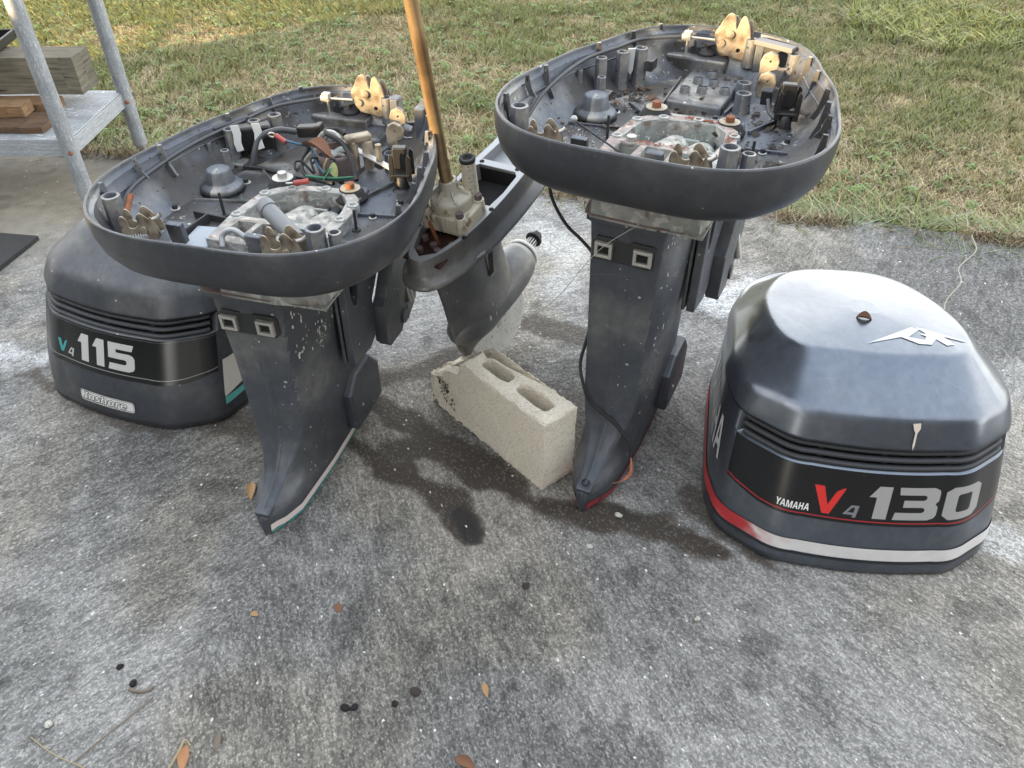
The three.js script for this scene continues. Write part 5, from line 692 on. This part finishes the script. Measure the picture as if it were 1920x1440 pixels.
// ---------------------------------------------------------------- lower unit (gearcase) with drive shaft
{
  const t = thing('outboard_gearcase', 'grey outboard lower unit with long upright bronze drive shaft and cream pump housing', 'boat engine part', [-0.122, 0.489, -1.465]);
  t.rotation.order = 'YXZ'; t.rotation.set(rad(11.3), rad(-29.4), rad(0.4)); t.scale.setScalar(0.912);
  const eGear = enamel([100, 102, 105], [142, 139, 132], 0.6, 28, 80, 60, 0.2), gearM = phy({ map: rep(eGear.map, TILE), roughnessMap: rep(eGear.rough, TILE), roughness: 0.9, metalness: 0.4, clearcoat: 0.15, clearcoatRoughness: 0.35 }); gearM.userData.metric = true;
  // deck outline: pointed nose (+z), wide waist, long tail
  const deck = (e, nz = 0.165, tz = -0.36) => { const half = [[0, nz + e], [0.018 + e * 0.6, nz - 0.004 + e * 0.8], [0.036 + e, nz - 0.03 + e * 0.3], [0.054 + e, nz - 0.075], [0.066 + e, nz - 0.13], [0.074 + e, -0.04], [0.077 + e, -0.12], [0.076 + e, -0.2], [0.07 + e, -0.28], [0.06 + e, tz - e * 0.4], [0, tz - e * 0.5]]; return half; };
  const ringOf = (half, y) => { const c = new THREE.CatmullRomCurve3([...half.map(([x, z]) => V(x, 0, z)), ...half.slice(1, -1).reverse().map(([x, z]) => V(-x, 0, z))], true, 'centripetal'); return c.getSpacedPoints(96).slice(0, 96).map((p) => V(p.x, y, p.z)); };
  const prof = [[-0.012, -0.075], [0.006, -0.074], [0.020, -0.071], [0.025, -0.066], [0.0255, -0.061], [0.021, -0.055], [0.010, -0.047], [0.005, -0.036], [0.002, -0.016], [0, -0.003], [-0.002, 0.0005]];
  mesh('deck_housing', loft(prof.map(([e, y]) => ringOf(deck(e), y)).reverse(), { capB: true }), gearM, t);
  const pk = (h) => h.map(([x, z]) => [x, -z]); const full = (e) => { const r = ringOf(deck(e), 0); return r.map((p) => [p.x, -p.z]); };
  const pumpHole = [[-0.03, -0.125], [0, -0.148], [0.03, -0.125], [0.052, -0.06], [0.058, 0.02], [0.05, 0.045], [-0.05, 0.045], [-0.058, 0.02], [-0.052, -0.06]], exh = [[-0.058, 0.065], [0.058, 0.065], [0.064, 0.12], [0.062, 0.19], [0.05, 0.205], [-0.05, 0.205], [-0.062, 0.19], [-0.064, 0.12]], tail = [[-0.056, 0.225], [0.056, 0.225], [0.05, 0.3], [0.04, 0.34], [-0.04, 0.34], [-0.05, 0.3]];
  const rim = plate(full(-0.0025), 0.05, 0.001, [pumpHole, exh, tail]); rim.rotateX(-PI / 2); rim.translate(0, -0.0245, 0); mesh('deck_rim', boxUV(rim), M.bare, t);
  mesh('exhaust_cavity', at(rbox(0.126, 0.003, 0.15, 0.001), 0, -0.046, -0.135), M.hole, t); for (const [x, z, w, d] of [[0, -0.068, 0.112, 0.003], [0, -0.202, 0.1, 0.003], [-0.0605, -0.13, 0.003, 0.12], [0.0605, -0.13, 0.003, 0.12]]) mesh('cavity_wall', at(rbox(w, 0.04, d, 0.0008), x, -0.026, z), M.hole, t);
  mesh('tail_pocket', at(rbox(0.115, 0.003, 0.12, 0.001), 0, -0.03, -0.283), M.bare, t);
  mesh('oil_plate', at(boxUV(rbox(0.1, 0.006, 0.19, 0.002)), 0, -0.022, 0.05), std({ map: rep(rustTex, 8), color: lin(0.16, 0.13, 0.12), roughness: 0.6 }), t);
  for (const [x, z] of [[-0.06, 0.055], [0.062, 0.055], [-0.068, -0.056], [0.068, -0.056], [-0.05, -0.215], [0.05, -0.215]]) mesh('deck_bolt_hole', at(lathe([[0.0062, 0], [0.006, 0.0012], [0, 0.0012]], 12), x, 0.0005, z), M.hole, t);
  for (const [x, z] of [[-0.022, 0.115], [0.02, 0.105], [-0.034, 0.075], [0.04, 0.075], [0.0, 0.09]]) mesh('plate_bolt', at(new THREE.CylinderGeometry(0.0085, 0.009, 0.012, 6), x, -0.014, z), M.gasket, t);
  mesh('shift_rod', cylTo(V(0.004, -0.02, 0.078), V(-0.004, 0.045, 0.082), 0.0046, 0.0042, 10), M.rust, t);
  // strut
  const strut = []; for (const [y, zl, zt, w] of [[-0.072, 0.125, -0.19, 0.044], [-0.10, 0.118, -0.185, 0.040], [-0.15, 0.11, -0.175, 0.037], [-0.20, 0.104, -0.17, 0.037], [-0.245, 0.102, -0.175, 0.046], [-0.285, 0.098, -0.19, 0.056], [-0.33, 0.092, -0.21, 0.06], [-0.375, 0.084, -0.16, 0.04], [-0.405, 0.07, -0.1, 0.012]]) { const half = [[0, zl], [0.012, zl - 0.012], [w * 0.62, zl - 0.05], [w * 0.93, zl - 0.1], [w, mix(zl, zt, 0.55)], [w * 0.9, mix(zl, zt, 0.75)], [w * 0.45, mix(zl, zt, 0.93)], [0, zt]]; strut.push(ringOf(half, y)); }
  mesh('strut', loft(strut.reverse(), { capA: true }), gearM, t);
  { const R = rng(83), sc = []; for (let k = 0; k < 26; k++) { const y = -0.26 - R() * 0.13, z = 0.07 - R() * 0.2, s = 0.002 + R() * R() * 0.006, g = new THREE.CircleGeometry(s, 6); g.scale(0.6, 1.6, 1); g.rotateY(PI / 2 - 0.35); const w = 0.052 * Math.min(1, (0.1 - z) / 0.1) * (y < -0.34 ? 0.75 : 1); sc.push(at(g, w + 0.006, y, z)); } const m = mesh('paint_chips', merge(sc), M.plasticWhite, t); m.userData = { kind: 'stuff' }; }
  const tp = lathe([[0.0, 0.096], [0.018, 0.09], [0.036, 0.075], [0.049, 0.045], [0.057, 0.005], [0.061, -0.06], [0.064, -0.13], [0.063, -0.19], [0.057, -0.235], [0.05, -0.255], [0.03, -0.262], [0, -0.262]].reverse(), 40); tp.rotateX(PI / 2); mesh('torpedo', at(tp, 0, -0.323, 0), gearM, t);
  mesh('bearing_ring', at((() => { const g = lathe([[0.016, -0.006], [0.046, -0.006], [0.0475, 0.0], [0.046, 0.01], [0.016, 0.012]], 30); g.rotateX(-PI / 2); return g; })(), 0, -0.323, -0.266), M.plasticWhite, t);
  const ps = mesh('propeller_shaft', cylTo(V(0, -0.323, -0.26), V(0, -0.323, -0.35), 0.0125, 0.0125, 20), M.dark, t); for (let k = 0; k < 12; k++) { const a = k / 12 * 2 * PI; mesh('spline', at(rbox(0.003, 0.003, 0.05, 0.0006), Math.cos(a) * 0.0135, -0.323 + Math.sin(a) * 0.0135, -0.305, 0, 0, a), M.zinc, ps); }
  mesh('shaft_nut', merge([cylTo(V(0, -0.323, -0.335), V(0, -0.323, -0.341), 0.024, 0.024, 20), cylTo(V(0, -0.323, -0.341), V(0, -0.323, -0.36), 0.0165, 0.0155, 6)]), M.dark, ps);
  // skeg, bare of paint
  const sk = plate([[0.05, -0.39], [-0.21, -0.36], [-0.235, -0.46], [-0.2, -0.535], [-0.115, -0.552], [-0.03, -0.50]].map(([z, y]) => [-z, y]), 0.02, 0.006); sk.rotateY(PI / 2); const skm = mesh('skeg', boxUV(jitter(sk, 0.001, 40, 3)), std({ map: rep(colTex(256, 256, (u, v) => { const a = wn(u, v, 6, 5, 420), b = sstep(0.72, 0.8, wn(u, v, 40, 2, 430)); const g = mix(168, 188, a) - b * 60; return [g, g, g - 3]; }), 5), roughness: 0.85 }), t); skm.userData.label = 'bare pale skeg';
  // water inlet grille
  for (const s of [-1, 1]) { const gp = mesh('inlet_plate', at(rbox(0.003, 0.095, 0.028, 0.001), s * 0.0385, -0.17, -0.06, 0.12), gearM, t); for (let k = 0; k < 9; k++) mesh('inlet_slot', at(rbox(0.002, 0.0055, 0.02, 0.0005), s * 0.0404, -0.133 - k * 0.0088, -0.0645 + k * 0.0011), M.hole, gp); }
  // cream water pump housing
  const creamTex = colTex(256, 256, (u, v) => { const a = wn(u, v, 6, 5, 400), b = sstep(0.62, 0.8, wn(u, v, 9, 4, 410)) * 0.7; return [mix(mix(196, 222, a), 120, b), mix(mix(190, 214, a), 94, b), mix(mix(174, 194, a), 68, b)]; }), cream = std({ map: rep(creamTex, 4), roughness: 0.7 });
  const pump = new THREE.Group(); pump.name = 'water_pump'; pump.position.set(0, -0.012, -0.004); t.add(pump);
  mesh('pump_base', at(plate([[-0.05, -0.045], [0.05, -0.045], [0.056, -0.035], [0.056, 0.035], [0.048, 0.046], [-0.048, 0.046], [-0.056, 0.035], [-0.056, -0.035]], 0.045, 0.005), 0, 0.022, 0, -PI / 2), cream, pump);
  mesh('pump_dome', at(lathe([[0.047, 0.03], [0.0475, 0.066], [0.045, 0.072], [0.04, 0.0745], [0.026, 0.079], [0.0225, 0.083], [0.0205, 0.11], [0.0175, 0.113], [0.014, 0.113]], 36), 0, 0, 0), cream, pump);
  for (let k = 0; k < 6; k++) { const a = k / 6 * 2 * PI + 0.3; mesh('dome_rib', at(plate([[0.018, 0.07], [0.044, 0.07], [0.043, 0.0755], [0.023, 0.094], [0.018, 0.094]], 0.004, 0.0008), 0, 0, 0, 0, a), cream, pump); }
  for (let k = 0; k < 7; k++) mesh('base_rib', at(rbox(0.005, 0.042, 0.006, 0.0015), -0.034 + k * 0.0115, 0.022, 0.0475), cream, pump);
  for (const [x, z] of [[-0.05, 0.036], [0.046, 0.04], [0.05, -0.034], [-0.048, -0.036]]) { const b = mesh('pump_lug', at(lathe([[0.0135, 0], [0.0125, 0.048], [0.011, 0.05], [0, 0.05]], 18), x, 0, z), cream, pump); mesh('pump_bolt', at(new THREE.CylinderGeometry(0.009, 0.0095, 0.012, 6), x, 0.056, z), M.gasket, b); }
  const wt = mesh('water_outlet', cylTo(V(0.03, 0.03, -0.036), V(0.026, 0.135, -0.05), 0.0185, 0.0165, 22), cream, pump); mesh('outlet_grommet', at(lathe([[0.018, 0], [0.0185, 0.004], [0.0175, 0.008], [0.011, 0.008], [0.01, 0.002], [0, 0.002]], 22), 0.0258, 0.134, -0.0502), M.rubber, wt);
  // drive shaft
  const shTex = colTex(256, 1024, (u, v) => { const a = wn(u, v, 4, 5, 300), s = fbm(u * 6, v * 46, 4, 306), d = sstep(0.5, 0.75, fbm(u * 4, v * 14, 4, 311)); let c = [mix(150, 200, a), mix(128, 170, a), mix(96, 128, a)]; c = c.map((x, k) => mix(x, [110, 80, 54][k], d * 0.4)); return c.map((x) => x * (0.82 + 0.3 * s)); });
  const sh = mesh('drive_shaft', (() => { const g = lathe([[0.0138, 0.098], [0.0138, 0.15], [0.0125, 0.153], [0.0125, 0.176], [0.0140, 0.18], [0.0140, 0.86], [0.012, 0.865], [0, 0.865]], 32); return g; })(), phy({ map: rep(shTex, 1), roughness: 0.36, metalness: 0.75 }), t);
  mesh('paint_scrape', at(plate([[-0.016, 0], [0.0, 0.004], [0.014, 0.001], [0.012, -0.005], [-0.006, -0.004]], 0.001, 0), 0.0935, -0.045, 0.045, 0, 1.35), M.plasticWhite, t);
}

// ---------------------------------------------------------------- small litter on the slab
const leafAt = (name, L, W, curl, seed, mat, x, z, turn, label) => { const m = mesh(name, leafGeo(L, W, curl, seed), mat); m.position.set(x, 0.0006, z); m.rotation.y = turn; return tag(m, label, 'leaf'); };
leafAt('dry_leaf', 0.026, 0.02, 0.5, 3, M.leafTan, -0.458, -1.085, 0.6, 'small yellow leaf beside the teal striped foot');
leafAt('dry_leaf', 0.05, 0.022, 0.7, 4, M.leafTan, -0.567, -1.14, 0.2, 'tan leaf leaning behind the tip of the teal striped foot');
leafAt('dry_leaf', 0.016, 0.012, 0.4, 5, M.leafTan, -0.482, -0.832, 1.2, 'tiny pale yellow leaf scrap alone on the slab');
leafAt('dry_leaf', 0.042, 0.019, 0.6, 6, std({ color: lin(0.38, 0.18, 0.08), roughness: 0.6, side: THREE.DoubleSide }), -0.527, -0.566, 0.15, 'orange brown oval leaf lying among twigs');
leafAt('dry_leaf', 0.03, 0.011, 0.8, 7, M.bark, -0.48, -0.592, 0.1, 'narrow grey brown leaf near the twigs');
leafAt('dry_leaf', 0.028, 0.012, 0.8, 8, M.leafTan, -0.046, -0.682, 0.25, 'curled tan leaf between the black droppings and the slab front');
leafAt('dry_leaf', 0.035, 0.02, 0.9, 9, M.leafBrown, -0.075, -0.558, 1.1, 'dark brown leaf at the front of the slab');
leafAt('dry_leaf', 0.022, 0.016, 0.1, 10, M.leafBrown, -0.327, -0.846, 0.4, 'flat reddish leaf pressed on the slab');
const twig = (pts, r, label, mat = M.bark) => tag(mesh('twig', tube(pts.map(([x, y, z]) => V(x, y, z)), r, 30, 6), mat), label, 'twig');
twig([[-0.612, 0.004, -0.668], [-0.64, 0.006, -0.63], [-0.672, 0.004, -0.595], [-0.70, 0.003, -0.56]], 0.0014, 'long thin twig pointing away from the orange leaf');
twig([[-0.66, 0.003, -0.683], [-0.645, 0.005, -0.678], [-0.625, 0.004, -0.68], [-0.62, 0.003, -0.688]], 0.0026, 'short bent grey twig beside a black dropping');
twig([[-0.79, 0.002, -0.6], [-0.74, 0.004, -0.572], [-0.68, 0.003, -0.55]], 0.001, 'straight straw coloured stalk on the slab', M.straw);
twig([[-0.545, 0.003, -0.55], [-0.535, 0.012, -0.572], [-0.53, 0.014, -0.59], [-0.523, 0.004, -0.585]], 0.0018, 'pale curled stem arching beside the orange leaf', M.straw);
twig([[1.215, 0.003, -1.785], [1.25, 0.012, -1.86], [1.33, 0.02, -1.95], [1.36, 0.02, -2.03], [1.45, 0.03, -2.12], [1.47, 0.035, -2.2]], 0.0015, 'long pale runner stem trailing from the lawn onto the slab', std({ color: lin(0.33, 0.31, 0.24), roughness: 0.8 }));
const lump = (name, x, z, s, mat, label, cat, seed, fl = 0.6) => { const g = new THREE.IcosahedronGeometry(s, 2); g.scale(1, fl, 0.85); jitter(g, s * 0.3, 0.9 / s, seed); g.translate(0, s * fl * 0.8, 0); const m = mesh(name, g, mat); m.position.set(x, 0, z); m.rotation.y = seed; return tag(m, label, cat); };
const soot = std({ color: lin(0.008, 0.007, 0.007), roughness: 0.9 });
lump('dropping', -0.691, -0.724, 0.0065, soot, 'round black dropping above the short bent twig', 'dropping', 1); lump('dropping', -0.656, -0.693, 0.007, soot, 'black dropping touching the short bent twig', 'dropping', 2);
lump('dropping', -0.282, -0.65, 0.0085, soot, 'larger of two joined black droppings', 'dropping', 3); lump('dropping', -0.266, -0.651, 0.0065, soot, 'smaller of two joined black droppings', 'dropping', 4); lump('dropping', -0.199, -0.657, 0.0062, soot, 'single black dropping beside a dark mud crumb', 'dropping', 5);
const mud = std({ color: lin(0.035, 0.028, 0.024), roughness: 0.95 });
lump('mud_crumb', -0.167, -0.678, 0.010, mud, 'dark mud crumb beside a single black dropping', 'mud', 6, 0.4); lump('mud_crumb', 0.026, -0.894, 0.008, mud, 'dark mud crumb in the middle of the bare slab', 'mud', 7, 0.4); lump('mud_crumb', -0.425, -1.2, 0.018, mud, 'brown lump lying against the teal striped foot', 'mud', 8, 0.6); lump('mud_crumb', -1.22, -1.78, 0.008, mud, 'dark crumb on the slab beside the 115 engine cover', 'mud', 18, 0.5);
const stone = std({ map: rep(castTex, 1), color: lin(1.3, 1.25, 1.15), roughness: 0.9 });
lump('pebble', 0.225, -1.071, 0.0085, stone, 'pale pebble in the oil stain beside the red striped foot', 'pebble', 9, 0.5); lump('pebble', 0.345, -0.821, 0.006, stone, 'small white pebble alone on the open slab', 'pebble', 10); lump('pebble', -0.77, -0.621, 0.0075, stone, 'pale pebble above the straw coloured stalk', 'pebble', 11, 0.5); lump('pebble', 0.157, -0.989, 0.007, stone, 'whitish pebble on a bleached patch of the slab', 'pebble', 12, 0.35);
{ // things lying on the red-labelled cover
  const g = leafGeo(0.03, 0.02, 1.4, 31), m = mesh('dry_leaf', g, M.leafBrown); m.position.set(0.70, 0.3705, -1.262); m.rotation.set(-0.02, 1.2, 0.05); tag(m, 'small curled brown leaf lying on the 130 engine cover', 'leaf');
}
{ // grit: loose sand grains and shell bits over the slab
  const R = rng(301), list = []; for (let k = 0; k < 4200; k++) { const x = -2 + R() * 3.8, z = -2.7 + R() * 2.25; if (z < edgeZ(x) + 0.02) continue; const v = R() < 0.15 ? 0.3 + 0.2 * R() : 0.05 + 0.2 * R(); list.push([x, 0.0004, z, R() * 6, (0.5 + R() * R() * 1.6), R() * 3, 0, [v, v * 0.98, v * 0.93]]); }
  scatter('grit', new THREE.IcosahedronGeometry(0.0011, 0), list, std({ color: 0xffffff, roughness: 0.9 }), 'loose sand and shell grit on the slab', 'grit');
}

renderer.render(scene, camera);
